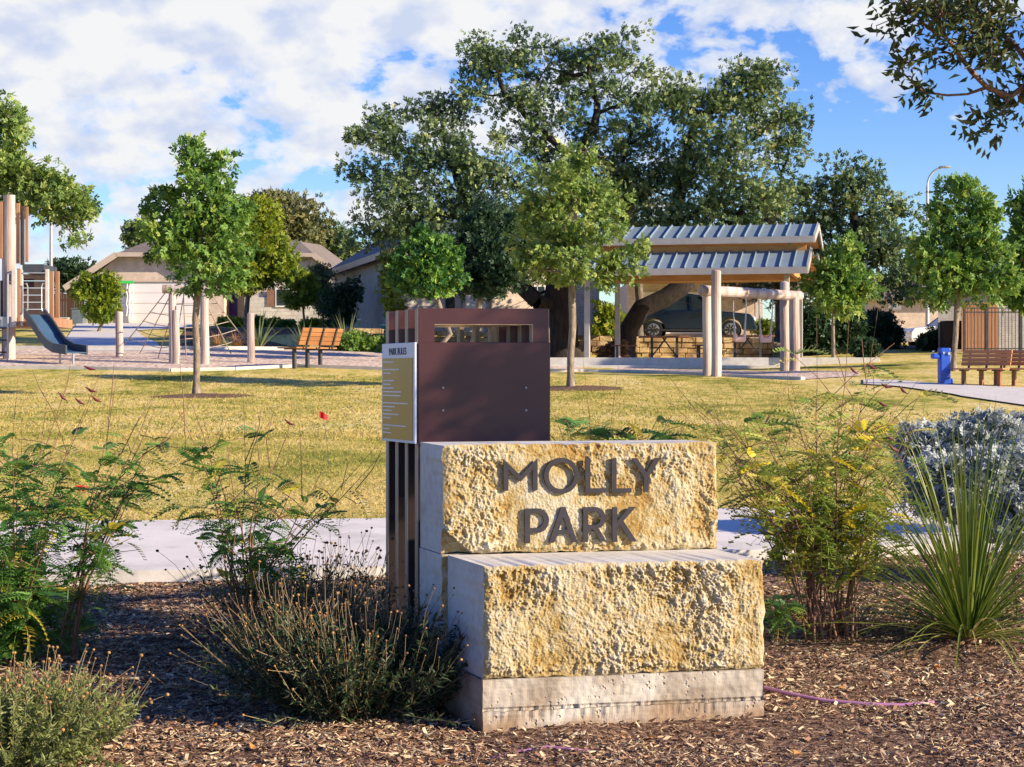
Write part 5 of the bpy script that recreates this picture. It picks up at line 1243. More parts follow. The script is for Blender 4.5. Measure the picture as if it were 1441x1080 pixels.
# ------------------------------------------------------------------ cars
def car(label, loc, yaw, paint, L=4.7, H=1.68, wd=1.85, decal=False):
    t = Thing('parked_car', label, 'car', loc, yaw)        # local +x is the front
    hw = wd / 2; wr = .36; xf, xr = L * .31, -L * .295
    def arch(cx): return [(cx + (wr + .07) * math.cos(R(a)), .34 + (wr + .07) * math.sin(R(a))) for a in range(180, -1, -20)]
    low = [(-L / 2 + .06, .34)] + arch(xr) + arch(xf) + [(L / 2 - .08, .30), (L / 2, .48), (L / 2 - .02, .74), (L / 2 - .18, .93), (L * .19, 1.06), (-L * .38, 1.10), (-L / 2 + .08, 1.04), (-L / 2 + .01, .7)]
    mb = MB(); mb.prism([(x, -hw, z) for x, z in low], (0, wd, 0)); bd = t.part('body', mb, paint, bevel=.045)
    g0 = [(L * .20, 1.05), (L * .075, H - .1), (-L * .03, H - .025), (-L * .28, H - .06), (-L * .40, H - .30), (-L * .46, 1.08)]
    mb = MB(); n = len(g0); ins = .16
    vs = [(x, -hw + .05 + ins * (z - 1.05) / (H - 1.05), z) for x, z in g0] + [(x, hw - .05 - ins * (z - 1.05) / (H - 1.05), z) for x, z in g0]
    mb.add(vs, [tuple(range(n)), tuple(range(n, 2 * n))[::-1]] + [(i, n + i, n + (i + 1) % n, (i + 1) % n) for i in range(n)]); t.part('glasshouse', mb, 'glass', bevel=.02)
    mb = MB(); r0 = [(L * .075, H - .085), (-L * .03, H - .005), (-L * .28, H - .04), (-L * .40, H - .28)]
    for (x1, z1), (x2, z2) in zip(r0[:-1], r0[1:]):
        y1 = hw - .05 - ins * (z1 - 1.05) / (H - 1.05) + .012; y2 = hw - .05 - ins * (z2 - 1.05) / (H - 1.05) + .012
        mb.hexa([(x2, -y2, z2 - .05), (x1, -y1, z1 - .05), (x1, y1, z1 - .05), (x2, y2, z2 - .05), (x2, -y2 + .03, z2 + .02), (x1, -y1 + .03, z1 + .02), (x1, y1 - .03, z1 + .02), (x2, y2 - .03, z2 + .02)])
    t.part('roof', mb, paint, bevel=.02)
    for s in (-1, 1):
        mb = MB()
        for (xa, xb, ww) in ((L * .20, L * .075, .07), (L * .0, -L * .01, .09), (-L * .22, -L * .225, .09), (-L * .455, -L * .37, .2)):
            za, zb = 1.06, H - .08 if xa < L * .15 else H - .1
            if xa < -L * .3: zb = H - .26
            ya = hw - .035; yb = hw - .04 - ins * (zb - 1.05) / (H - 1.05) + .01
            mb.hexa([(xa - ww / 2, s * ya - .012, za), (xa + ww / 2, s * ya - .012, za), (xa + ww / 2, s * ya + .012, za), (xa - ww / 2, s * ya + .012, za), (xb - ww / 2, s * yb - .012, zb), (xb + ww / 2, s * yb - .012, zb), (xb + ww / 2, s * yb + .012, zb), (xb - ww / 2, s * yb + .012, zb)])
        t.part('window_pillar', mb, paint)
        for cx in (xf, xr):
            mb = MB(); pr = [(cx + .0, s * (hw - .24), .34), (cx, s * (hw - .23), .34), (cx, s * (hw - .01), .34), (cx, s * hw, .34)]
            mb.tube(pr, [wr - .03, wr, wr, wr - .03], 22); w = t.part('wheel', mb, 'tyre')
            mb = MB(); mb.tube([(cx, s * (hw + .003), .34), (cx, s * (hw + .012), .34)], [.24, .2], 16); t.part('rim', mb, 'rim', parent=w)
            mb = MB()
            for k in range(8):
                a = k * math.pi / 4 + .2; mb.bar((cx + .06 * math.cos(a), s * (hw + .016), .34 + .06 * math.sin(a)), (cx + .2 * math.cos(a), s * (hw + .016), .34 + .2 * math.sin(a)), .045, .008, up=(0, 1, 0))
            t.part('spokes', mb, 'tyre', parent=w)
        mb = MB(); mb.bx(-L / 2 - .005, -L / 2 + .22, s * (hw - .25) - .2 + .26 * (s > 0) * 0, s * (hw - .25) + .2 + .06 * s, .82, 1.0); t.part('tail_light', mb, 'taillight', bevel=.02)
        mb = MB(); mb.bx(L / 2 - .25, L / 2 + .005, s * (hw - .3) - .2, s * (hw - .3) + .22, .68, .84); t.part('headlight', mb, 'headlight', bevel=.03)
        mb = MB(); mb.box((L * .17, s * (hw + .09), 1.1), (.14, .2, .14)); t.part('mirror', mb, paint, bevel=.04)
        mb = MB(); mb.bx(-L * .37, L * .37, s * hw - .012, s * hw + .012, .28, .36); t.part('sill', mb, 'steel_dark')
        for xh in (L * .02, -L * .2):
            mb = MB(); mb.bx(xh - .1, xh + .1, s * hw, s * hw + .03, .93, .965); t.part('door_handle', mb, paint)
        if decal:
            mb = MB(); mb.bx(-L * .12, L * .16, s * hw + .0005, s * hw + .004, .80, .98); t.part('door_decal', mb, 'red')
            mb = MB()
            for k in range(5): 
                x = -L * .10 + k * .22; mb.bx(x, x + .05, s * hw + .0005, s * hw + .004, .58, .75); mb.bx(x + .051, x + .13, s * hw + .0005, s * hw + .004, .58 + .12 * (k % 2), .63 + .12 * (k % 2))
            t.part('door_lettering', mb, 'ink')
    mb = MB(); mb.bx(-L / 2 - .04, -L / 2 + .12, -hw + .06, hw - .06, .36, .58); t.part('rear_bumper', mb, 'headlight' if paint == 'car_blue' else paint, bevel=.05)
    mb = MB(); mb.bx(L / 2 - .12, L / 2 + .04, -hw + .06, hw - .06, .3, .52); t.part('front_bumper', mb, paint, bevel=.05)
    return t
c = at(974, 71.5); c.z = CH + (HZ - 476.5) / F * 70.6
car('dark blue utility car parked on the street behind the pavilion', c, R(-9), 'car_blue', 4.85, 1.72)
c = at(1340, 86); c.z = CH + (HZ - 491) / F * 86
car('white car with red door marking parked behind the dark round bush', c, R(188), 'car_white', 4.7, 1.6, 1.85, True)

# ------------------------------------------------------------------ trees
b = G(276, 557)
tree('young_tree', 'young glossy green tree with a mulch ring left of the kiosk', 'tree', b,
     [(283, 330, 62, 52, 0), (240, 340, 45, 42, -.3), (320, 345, 40, 45, .3), (275, 272, 52, 45, 0), (272, 228, 30, 36, 0), (236, 290, 34, 30, .2), (312, 290, 36, 40, -.2), (300, 385, 50, 28, -.3), (268, 208, 10, 20, 0), (310, 222, 12, 22, 0)],
     [b, W(277, 500, b.y), W(275, 450, b.y), W(279, 400, b.y), W(281, 340, b.y)], 0.078, 'young', 'bark_pale', 170, 24, .34, .165, .62, 11, sprig=True, inner=.45)
mk = MB()
def ring(px, py, rx, name, label):
    b = G(px, py); n = 28; vs = [(b.x, b.y, terr(b.x, b.y) + .07)]; random.seed(int(px))
    for k in range(n):
        a = 2 * math.pi * k / n; r = rx * (1 + random.uniform(-.12, .12)); x, y = b.x + r * math.cos(a), b.y + r * 1.1 * math.sin(a); vs.append((x, y, terr(x, y) + .005))
    me = bpy.data.meshes.new(name); me.from_pydata([tuple(Vector(v) - b) for v in vs], [], [(0, 1 + k, 1 + (k + 1) % n) for k in range(n)]); me.update()
    o = link(name, me, 'mulch'); o.location = b; o['kind'] = 'structure'
ring(282, 558, 1.15, 'tree_mulch_ring', ''); ring(812, 547, 1.15, 'tree_mulch_ring', '')
b = G(803, 547)
tree('young_oak', 'young oak with a pale trunk standing just right of the kiosk', 'tree', b,
     [(800, 300, 62, 55, 0), (770, 330, 45, 42, .2), (845, 335, 45, 45, -.2), (800, 252, 50, 42, 0), (805, 225, 30, 22, 0), (760, 285, 32, 35, 0), (845, 280, 36, 34, .2), (805, 372, 70, 32, -.3), (755, 372, 30, 22, 0), (862, 378, 28, 24, -.2), (905, 348, 14, 14, -.4), (893, 378, 16, 12, -.4)],
     [b, W(803, 500, b.y), W(806, 460, b.y), W(805, 420, b.y), W(806, 340, b.y)], 0.09, 'young_oak_l', 'bark_pale', 190, 26, .36, .145, .55, 12, sprig=True, inner=.45, rbias=.06)
# the big live oaks
b = at(795, 65.5)
tree('live_oak', 'tallest spreading live oak with a dark thick trunk behind the kiosk', 'tree', b,
     [(570, 215, 55, 62, -1), (520, 185, 30, 26, -1), (540, 165, 26, 26, 0), (560, 275, 62, 52, -2), (620, 170, 48, 45, 0), (640, 240, 62, 60, -1), (700, 105, 52, 52, 0), (725, 70, 30, 26, 0), (675, 75, 24, 26, 1),
      (770, 95, 50, 48, 1), (745, 170, 60, 50, 0), (830, 80, 40, 36, 0), (880, 70, 40, 32, 1), (895, 130, 42, 42, 0), (840, 160, 52, 50, 0), (710, 250, 68, 60, -2), (800, 235, 62, 55, 1), (880, 215, 55, 50, 2),
      (600, 300, 60, 45, -2), (680, 320, 62, 42, -1), (520, 330, 40, 26, -1), (860, 270, 60, 42, 2), (760, 320, 60, 40, 2), (505, 240, 22, 24, -1), (655, 130, 22, 22, 0), (560, 325, 40, 26, -1), (640, 350, 55, 26, 0), (730, 375, 50, 24, 1)],
     [b, W(793, 460, b.y), W(783, 420, b.y), W(790, 370, b.y), W(800, 300, b.y), W(812, 240, b.y)], 0.52, 'oak', 'bark_dark', 600, 42, .62, .16, .7, 21, sprig=True, inner=.3, flare=1.6, rbias=-.02,
     extra_limbs=[[W(785, 430, b.y), W(755, 425, b.y - .5), W(725, 445, b.y - 1), W(700, 437, b.y - 1.5)], [W(790, 400, b.y), W(700, 440, b.y + 1), W(660, 425, b.y), W(628, 412, b.y), W(600, 440, b.y), W(560, 432, b.y), W(530, 436, b.y)]])
b = at(880, 66.4)
tree('live_oak', 'live oak with an arching dark trunk leaning over the parked car', 'tree', b,
     [(985, 160, 58, 55, 0), (945, 130, 36, 36, 0), (1045, 130, 52, 42, 1), (1085, 175, 48, 52, 0), (1075, 105, 32, 24, 0), (1110, 220, 26, 34, 0), (1030, 215, 58, 46, -1), (960, 230, 50, 48, 1), (990, 290, 60, 40, 0), (925, 270, 42, 42, 1), (1060, 275, 42, 32, -1), (1020, 320, 70, 25, 0), (920, 310, 40, 30, 0), (1090, 285, 36, 24, 0)],
     [b, W(884, 465, b.y), W(902, 435, b.y), W(935, 420, b.y), W(965, 400, b.y), W(962, 350, b.y + .6), W(950, 300, b.y + 1.0), W(965, 240, b.y + 1)], 0.34, 'oak', 'bark_dark', 340, 42, .62, .16, .7, 22, sprig=True, inner=.3, rbias=.1,
     extra_limbs=[[W(940, 420, b.y), W(985, 432, b.y), W(1030, 418, b.y), W(1075, 428, b.y), W(1093, 452, b.y)], [W(1060, 474, b.y + .3), W(1076, 452, b.y + .3), W(1098, 448, b.y + .3), W(1125, 440, b.y + .3)]])
b = at(1206, 72)
tree('live_oak', 'smaller live oak right of the pavilion roof with drooping branches', 'tree', b,
     [(1200, 250, 46, 32, 0), (1165, 285, 45, 45, 0), (1225, 300, 45, 40, 0), (1250, 350, 45, 40, -1), (1150, 325, 50, 40, 1), (1205, 350, 50, 40, 0), (1265, 400, 40, 26, -1), (1130, 270, 26, 26, 0), (1275, 300, 22, 20, 0)],
     [b, W(1206, 440, b.y), W(1200, 400, b.y), W(1205, 340, b.y), W(1200, 290, b.y)], .26, 'oak', 'bark_dark', 170, 40, .66, .18, .7, 23, sprig=True, rbias=.05)
b = at(1098, 75)
tree('cedar_elm', 'olive green tree behind the pavilion roof between the two oaks', 'tree', b,
     [(1100, 350, 60, 50, 0), (1080, 300, 40, 35, 0), (1130, 400, 50, 40, 0), (1050, 380, 45, 40, 0)],
     [b, W(1098, 420, b.y), W(1100, 350, b.y)], .2, 'oak2', 'bark', 90, 40, .7, .18, .7, 24, sprig=True)
b = at(900, 71)
tree('cedar_elm', 'pale olive tree between the tall live oak and the pavilion', 'tree', b,
     [(890, 300, 42, 60, 0), (860, 260, 30, 45, 0), (925, 345, 40, 40, 0), (880, 350, 40, 40, 0)],
     [b, W(900, 420, b.y), W(893, 330, b.y)], .16, 'oak2', 'bark', 95, 40, .7, .17, .7, 25, sprig=True)
# cedars between kiosk and bench
b = at(660, 58)
tree('juniper', 'dark green juniper with two slim pale trunks behind the kiosk', 'tree', b,
     [(685, 350, 34, 34, 0), (700, 385, 44, 24, -.4), (655, 335, 16, 40, .3), (680, 310, 12, 30, .2), (712, 325, 18, 38, .4), (735, 360, 14, 24, 0), (668, 395, 42, 20, 0)],
     [b, W(668, 470, b.y), W(676, 420, b.y), W(682, 350, b.y)], .10, 'dark_leaf', 'bark_pale', 170, 50, .42, .15, .4, 26, sprig=True, inner=.1)
b = at(596, 56)
tree('juniper', 'bright lime green juniper with a slanting trunk left of the kiosk top', 'tree', b,
     [(600, 372, 30, 26, 0), (584, 350, 9, 24, 0), (606, 346, 9, 26, .2), (622, 352, 9, 22, -.2), (638, 366, 9, 18, 0), (570, 372, 11, 20, 0), (600, 396, 42, 18, 0), (562, 392, 10, 12, .2), (645, 392, 10, 10, 0), (592, 330, 4, 12, 0)],
     [b, W(634, 470, b.y), W(620, 435, b.y), W(606, 395, b.y), W(600, 370, b.y)], .075, 'juniper', 'bark_pale', 170, 40, .3, .15, .3, 27, sprig=True, inner=.25, rbias=-.05, up=.9)
b = at(553, 70)
tree('sapling', 'slender yellow green sapling by the blue roofed house wall', 'tree', b,
     [(553, 400, 14, 26, 0), (548, 370, 10, 18, 0), (556, 432, 14, 14, 0)], [b, W(553, 440, b.y), W(552, 380, b.y)], .04, 'lime', 'bark', 40, 30, .35, .16, .6, 28, sprig=True, rbias=-.1)
# left group
b = at(345, 85)
tree('lime_tree', 'yellow green tree behind the glossy young tree at the house front', 'tree', b,
     [(350, 330, 42, 36, 0), (375, 360, 40, 32, 0), (335, 370, 40, 28, 0), (360, 300, 30, 24, 0), (395, 375, 26, 20, 0), (350, 395, 40, 16, 0)],
     [b, W(347, 440, b.y), W(350, 400, b.y), W(352, 340, b.y)], .11, 'lime', 'bark', 190, 36, .6, .22, .7, 31, sprig=True)
b = at(430, 80)
tree('lime_tree', 'little round yellow green tree at the front window of the house', 'tree', b,
     [(428, 398, 17, 20, 0), (420, 420, 20, 14, 0), (432, 415, 14, 16, 0)], [b, W(427, 440, b.y), W(427, 405, b.y)], .05, 'lime', 'bark', 60, 34, .4, .18, .7, 32, sprig=True, rbias=-.12)
b = at(455, 84)
tree('olive_shrub', 'thin grey green shrub tree at the right corner of the garage house', 'tree', b,
     [(452, 405, 16, 22, 0), (460, 425, 16, 18, 0), (448, 385, 10, 14, 0)], [b, W(455, 445, b.y), W(454, 410, b.y)], .05, 'oak2', 'bark', 60, 30, .5, .16, .7, 33, sprig=True)
b = at(470, 78)
tree('olive_shrub', 'dark slender shrub tree in the gap between the two houses', 'tree', b,
     [(472, 425, 12, 22, 0), (482, 440, 12, 18, 0), (494, 420, 10, 26, 0)], [b, W(472, 450, b.y), W(472, 420, b.y)], .05, 'dark_leaf', 'bark', 60, 30, .5, .16, .7, 34, sprig=True)
b = at(138, 82)
tree('lime_tree', 'bushy olive green tree leaning over the driveway left of the garage', 'tree', b,
     [(138, 420, 26, 26, 0), (120, 402, 16, 18, 0), (150, 405, 18, 20, 0), (145, 440, 20, 14, 0), (112, 408, 8, 10, 0)], [b, W(146, 450, b.y), W(140, 425, b.y)], .07, 'lime', 'bark', 130, 30, .4, .18, .7, 35, sprig=True, rbias=-.15)
b = at(400, 128)
tree('distant_oak', 'rounded olive oak rising behind the brown house roof', 'tree', b,
     [(400, 300, 44, 30, 0), (425, 330, 30, 22, 0), (375, 315, 34, 26, 0), (395, 345, 50, 20, 0)], [b, W(400, 380, b.y), W(400, 320, b.y)], .35, 'oak2', 'bark_dark', 130, 50, 1.5, .38, .7, 36, sprig=True)
for (px, py, rx, ry, d, sd, lab) in ((98, 385, 22, 14, 150, 1, 'low distant tree left of the garage house roof'), (200, 330, 16, 12, 150, 2, 'distant treetop above the garage house roof'), (470, 350, 26, 26, 135, 3, 'distant grey green tree between the two house roofs'),
                                (1300, 400, 30, 30, 120, 4, 'distant dark tree behind the tan house at the right')):
    b = at(px, d)
    tree('distant_oak', lab, 'tree', b, [(px, py, rx, ry, 0), (px + rx * .7, py + ry * .4, rx * .7, ry * .7, 0)], [b, W(px, py + ry, d), W(px, py, d)], .25, 'dark_leaf' if sd == 1 else 'oak', 'bark_dark', 60, 40, 1.3, .38, .7, 40 + sd, sprig=True)
b = at(-60, 61)
tree('live_oak', 'leafy oak boughs reaching in over the play tower from the left edge', 'tree', b,
     [(10, 170, 26, 34, 0), (-20, 210, 50, 50, 0), (15, 250, 35, 32, 0), (70, 262, 40, 36, 0), (95, 285, 32, 30, .2), (118, 300, 18, 16, 0), (102, 330, 8, 14, 0), (45, 285, 30, 22, 0), (-50, 280, 50, 40, 0)],
     [b, W(-58, 420, b.y), W(-50, 320, b.y), W(-30, 250, b.y)], .2, 'young_oak_l', 'bark', 200, 26, .5, .21, .6, 37, sprig=True, rbias=.05)
# right group
b = at(1173, 59)
tree('young_tree', 'bright green young tree with a pale stem right of the pavilion', 'tree', b,
     [(1178, 380, 36, 36, 0), (1190, 350, 22, 22, 0), (1165, 400, 30, 26, 0), (1200, 405, 28, 26, 0), (1180, 425, 36, 18, 0)],
     [b, W(1172, 460, b.y), W(1175, 420, b.y), W(1180, 370, b.y)], .06, 'young', 'bark_pale', 100, 26, .38, .19, .62, 51, sprig=True, rbias=.14)
b = G(1341, 522)
tree('young_tree', 'larger young tree standing between the blue fountain and the benches', 'tree', b,
     [(1345, 370, 48, 40, 0), (1365, 330, 42, 38, 0), (1345, 290, 30, 40, 0), (1352, 258, 14, 16, 0), (1310, 350, 34, 36, 0), (1390, 360, 36, 32, 0), (1330, 400, 46, 28, 0), (1385, 400, 40, 24, 0), (1372, 300, 26, 28, 0), (1320, 310, 20, 26, 0), (1410, 385, 22, 20, 0)],
     [b, W(1345, 470, b.y), W(1347, 420, b.y), W(1350, 340, b.y)], .075, 'young', 'bark_pale', 170, 26, .4, .19, .62, 52, sprig=True, rbias=.06)
b = at(1452, 54)
tree('young_tree', 'young tree crown partly cut off by the right edge above the benches', 'tree', b,
     [(1450, 350, 26, 46, 0), (1440, 400, 34, 30, 0), (1436, 290, 5, 12, 0), (1470, 300, 30, 40, 0)], [b, W(1452, 450, b.y), W(1452, 360, b.y)], .1, 'young', 'bark_pale', 110, 26, .45, .26, .62, 53, sprig=True)
# the near tree whose boughs hang in at the top right (its trunk stands outside the picture)
b = Vector((6.4, 8.6, terr(6.4, 8.6)))
tree('shade_tree', 'near tree with dark pointed leaves hanging in at the top right corner', 'tree', b,
     [(1290, 20, 80, 30, -.1), (1345, 70, 75, 32, 0), (1265, 88, 40, 9, 0), (1300, 130, 42, 12, .1), (1400, 40, 60, 45, .2), (1395, 168, 46, 18, -.1), (1445, 120, 60, 44, .2), (1360, -10, 120, 36, 0), (1540, 60, 110, 60, .1), (1640, -20, 110, 70, 0),
      (2380, -170, 190, 130, -1.2), (2560, -190, 190, 140, -1.2), (2480, -240, 240, 120, -1.1), (2440, -110, 150, 70, -1.2), (2250, -150, 150, 80, -.9)],
     [b, Vector((6.42, 8.6, 1.6)), Vector((6.3, 8.55, 2.6)), Vector((6.1, 8.5, 3.1)), Vector((5.9, 8.4, 3.6))], .05, 'oak_near', 'twig', 520, 22, .13, .056, .42, 61, tip_r=.002, droop=.03, inner=.0, up=.2)
# ------------------------------------------------------------------ bushes
def bush(name, label, px, py, lobes, mat, ncl=80, lpc=50, cr=.25, ll=.08, seed=1, stem='bark', sr=.03, d=None, sprig=True, lw=.5, group=None, **k):
    b = G(px, py) if d is None else at(px, d)
    c = W(lobes[0][0], lobes[0][1], b.y); top = b.lerp(c, .8)
    return tree(name, label, 'bush', b, lobes, [b, b.lerp(top, .5), top], sr, mat, stem, ncl, lpc, cr, ll, lw, seed, group, ('stems', 'foliage'), sprig, **k)
bush('green_bush', 'round bright green bush at the playground kerb left of the kiosk', 507, 497, [(505, 485, 32, 11, 0), (490, 488, 18, 9, 0), (525, 487, 18, 9, 0)], 'young', 120, 40, .3, .16, 71, rbias=.2, d=63.5)
bush('dark_bush', 'large dark round bush in front of the white car', 1237, 490, [(1234, 462, 26, 20, 0), (1220, 475, 20, 15, 0), (1250, 475, 16, 15, 0)], 'dark_leaf', 150, 40, .35, .18, 72, d=70)
bush('dark_bush', 'low dark bush beside the wheel of the white car', 1308, 490, [(1310, 482, 14, 6, 0), (1322, 476, 9, 9, 0)], 'dark_leaf', 70, 36, .3, .16, 73, d=68)
bush('dark_bush', 'small blue green bush beneath the bright young tree', 1217, 500, [(1217, 492, 14, 9, 0)], 'dark_leaf', 40, 36, .3, .14, 74, d=62)
bush('dark_bush', 'shaded bush mass behind the slab at the right pavilion post', 1142, 490, [(1142, 462, 16, 34, 0), (1160, 480, 18, 18, 0), (1195, 470, 14, 30, 0)], 'dark_leaf', 120, 36, .5, .2, 75, d=67)
bush('yellow_bush', 'yellow green feathery bush between the left pavilion posts', 858, 490, [(855, 455, 16, 28, 0), (845, 475, 10, 14, 0), (868, 465, 12, 22, 0)], 'lime', 90, 30, .4, .18, 76, d=69)
bush('yellow_bush', 'sunny low shrub on the lawn beyond the swing seats', 1076, 470, [(1076, 462, 12, 7, 0), (1090, 464, 10, 6, 0)], 'lime', 40, 30, .3, .16, 77, d=78)
for i, (px, py, rx, ry, m_, lab) in enumerate(((317, 455, 9, 6, 'lime', 'yellow shrub at the house entry in the front bed'), (333, 457, 9, 5, 'lime', 'low yellow shrub beside the house entry step'), (363, 455, 10, 6, 'young', 'green shrub below the stone skirt left of the window'), (383, 457, 9, 5, 'lime', 'yellow shrub below the shuttered window'), (402, 458, 10, 5, 'young', 'low green hedge shrub below the window'),
                                     (438, 458, 10, 6, 'lime', 'yellow green shrub right of the little round tree'), (455, 459, 9, 6, 'lime', 'yellow shrub at the right corner of the house'), (478, 462, 9, 6, 'lime', 'last yellow shrub of the bed by the board fence'))):
    bush('bed_shrub', lab, px, py, [(px, py, rx, ry, 0)], m_, 36, 26, .3, .15, 80 + i, d=90 - (i % 3), group='shrubs in the house front bed')
bush('brush_pile', 'tangle of reddish dry brush at the foot of the oak', 865, 503, [(866, 496, 10, 7, 0), (858, 499, 10, 5, 0)], 'deadwood', 60, 24, .3, .18, 95, d=66.0)
# silver shrubs behind the sotol
bush('silver_shrub', 'rear silver leaved shrub at the far side of the bed', 1370, 720, [(1300, 628, 42, 26, 0), (1350, 622, 40, 30, 0), (1400, 612, 42, 28, 0), (1440, 614, 40, 32, .1), (1330, 660, 60, 30, -.1), (1420, 650, 60, 35, -.1), (1500, 640, 60, 40, 0)], 'silver', 480, 30, .09, .046, 101, 'bark', .02, d=12.6, lw=.45, inner=.3, tip_r=.002, sprig=True)
bush('silver_shrub', 'front silver leaved shrub close behind the green blades', 1400, 800, [(1330, 668, 40, 22, 0), (1380, 662, 45, 24, 0), (1430, 665, 40, 26, 0), (1370, 700, 60, 36, 0), (1430, 720, 50, 45, -.1), (1310, 690, 30, 26, 0), (1490, 690, 50, 50, 0)], 'silver', 480, 30, .09, .046, 102, 'bark', .02, d=11.2, lw=.45, inner=.3, tip_r=.002, sprig=True)

# ------------------------------------------------------------------ feathery shrubs of the bed
def frond_template(k_droop, npair=9, w=.075):
    v = []; f = []
    def z(t): return -k_droop * t * t
    for i in range(npair):
        t = .12 + .86 * i / (npair - 1); L = .30 * math.sin(math.pi * (.18 + .72 * t)) ** .6
        for s in (-1, 1):
            a = R(62); dx, dy = s * math.sin(a), math.cos(a); o = len(v)
            bx_, by_ = 0, t
            tip = (bx_ + dx * L, by_ + dy * L, z(t) - .06 * L - .02)
            m1 = (bx_ + dx * L * .5 - dy * s * -w, by_ + dy * L * .5 + w, z(t) + .01); m2 = (bx_ + dx * L * .5 + dy * s * -w * .3, by_ + dy * L * .5 - w, z(t) - .015)
            v += [(bx_, by_, z(t)), m1, tip, m2]; f.append((o, o + 1, o + 2, o + 3))
    o = len(v); n = 5
    for i in range(n + 1):
        t = i / n; v += [(-.012, t, z(t) + .004), (.012, t, z(t) + .004)]
    for i in range(n): f.append((o + 2 * i, o + 2 * i + 1, o + 2 * i + 3, o + 2 * i + 2))
    return v, f
FR = [frond_template(.25), frond_template(.55), frond_template(.9, 8)]; FR2 = [frond_template(.35, 7, .10), frond_template(.7, 7, .11), frond_template(1.1, 6, .11)]
def feather(name, label, px, py, tips, mat, nfr, fl_, seed, sr=.007, d=None, low=.35, bare=(), pods=(), flowers=(), yspread=.35, stemmat='twig', cat='shrub', cluster=5, sub=3):
    """stems from one base to pixel tips; compound fronds along their upper part"""
    rg = np.random.default_rng(seed); random.seed(seed)
    b = G(px, py) if d is None else at(px, d)
    th = Thing(name, label, cat, b)
    mb = MB(); nodes = []; dirs = []
    for (tx, ty) in tips:
        dd = random.uniform(-yspread, yspread); t = W(tx, ty, b.y + dd); sp0 = .13 if len(tips) > 25 else .05; s0 = b + Vector((random.uniform(-sp0, sp0), random.uniform(-sp0, sp0), -.03))
        P = [s0]; k = 9; side = Vector((t.x - s0.x, t.y - s0.y, 0)); ph = random.uniform(0, 6)
        for i in range(1, k + 1):
            u = i / k; p = s0.lerp(t, u) - side * .18 * math.sin(math.pi * u) + Vector((math.sin(ph + u * 7), math.cos(ph + u * 6), 0)) * .018 * math.sin(math.pi * u); P.append(p)
        mb.tube(P, [sr * (1 - .75 * i / k) for i in range(k + 1)], 6)
        H = (t - s0).length
        for _ in range(sub):                      # side branchlets
            i = random.randint(int(k * low), k - 1); p = P[i]; a = random.uniform(0, 6.28); L = H * random.uniform(.14, .3)
            e = p + Vector((math.cos(a) * L, math.sin(a) * L * .7, L * random.uniform(.15, .9))); q = p.lerp(e, .5) + Vector((0, 0, .02))
            mb.tube([p, q, e], [sr * .4, sr * .3, sr * .18], 5)
            for u in (.25, .45, .65, .85, 1.0): nodes.append(p.lerp(e, u)); dirs.append((e - p).normalized())
        for i in range(int(k * low), k):
            for u in (0, .33, .66): nodes.append(P[i].lerp(P[i + 1], u)); dirs.append((P[i + 1] - P[i]).normalized())
        # bare wand above the leaves
        if random.random() < .55: 
            e = t + (P[-1] - P[-2]) * random.uniform(1, 3) + Vector((random.uniform(-.04, .04), 0, 0)); mb.tube([t, t.lerp(e, .5), e], [sr * .25, sr * .2, sr * .12], 5)
    for pl in bare:
        P = [W(x, y, b.y + random.uniform(-.1, .1)) for x, y in pl]; mb.tube(P, [sr * .35] * (len(P) - 1) + [sr * .15], 5)
    th.part('stems', mb, stemmat, world=True, smooth=True)
    nodes = np.array([tuple(p) for p in nodes]); dirs = np.array([tuple(p) for p in dirs])
    cl = rg.normal(0, .14, len(nodes))
    idx = rg.integers(0, len(nodes), nfr); P = nodes[idx]
    a = rg.uniform(0, 2 * np.pi, nfr); out = np.stack([np.cos(a), np.sin(a), rg.uniform(-.6, .6, nfr)], -1)
    D = out + dirs[idx] * .3; s = fl_ * rg.uniform(.6, 1.25, nfr)
    up = np.stack([rg.normal(0, .35, nfr), rg.normal(0, .35, nfr), np.ones(nfr)], -1)
    Mx = frame(D, up) * s[:, None, None]
    yellow = rg.random(nfr) < .04
    r = np.clip(rg.normal(.42, .17, nfr) + cl[idx], 0, .9); r[yellow] = 1.0
    Vs = []; Fs = []; Rs = []; o = 0
    for q in range(3):
        m = (np.arange(nfr) % 3) == q; tv, tf = (FR2 if mat == 'feather2' else FR)[q]; V = inst(tv, P[m], Mx[m]).reshape(-1, 3)
        Fs.append((np.array(tf)[None] + (np.arange(m.sum()) * len(tv))[:, None, None]).reshape(-1, 4) + o); o += len(V); Vs.append(V); Rs.append(np.repeat(r[m], len(tv)))
    th.part('leaves', mesh_np('leaves', np.concatenate(Vs) - np.array(b), Fs, np.concatenate(Rs)), mat)
    for (x, y) in pods:
        p = W(x, y, b.y - .12); mb = MB(); a = random.uniform(-.6, .6); dv = Vector((math.cos(a), 0, -abs(math.sin(a)) - .3)).normalized() * .06
        mb.tube([p, p + dv * .5 + Vector((0, 0, -.006)), p + dv], [.002, .008, .002], 6); th.part('seed_pod', mb, 'pod', world=True)
    for (x, y) in flowers:
        p = W(x, y, b.y - .15); mb = MB()
        for k in range(7): mb.ell(p + Vector((random.uniform(-.02, .02), random.uniform(-.02, .02), random.uniform(-.015, .015))), (.011, .011, .008), 6, 4)
        th.part('flower', mb, 'red', world=True)
    return th
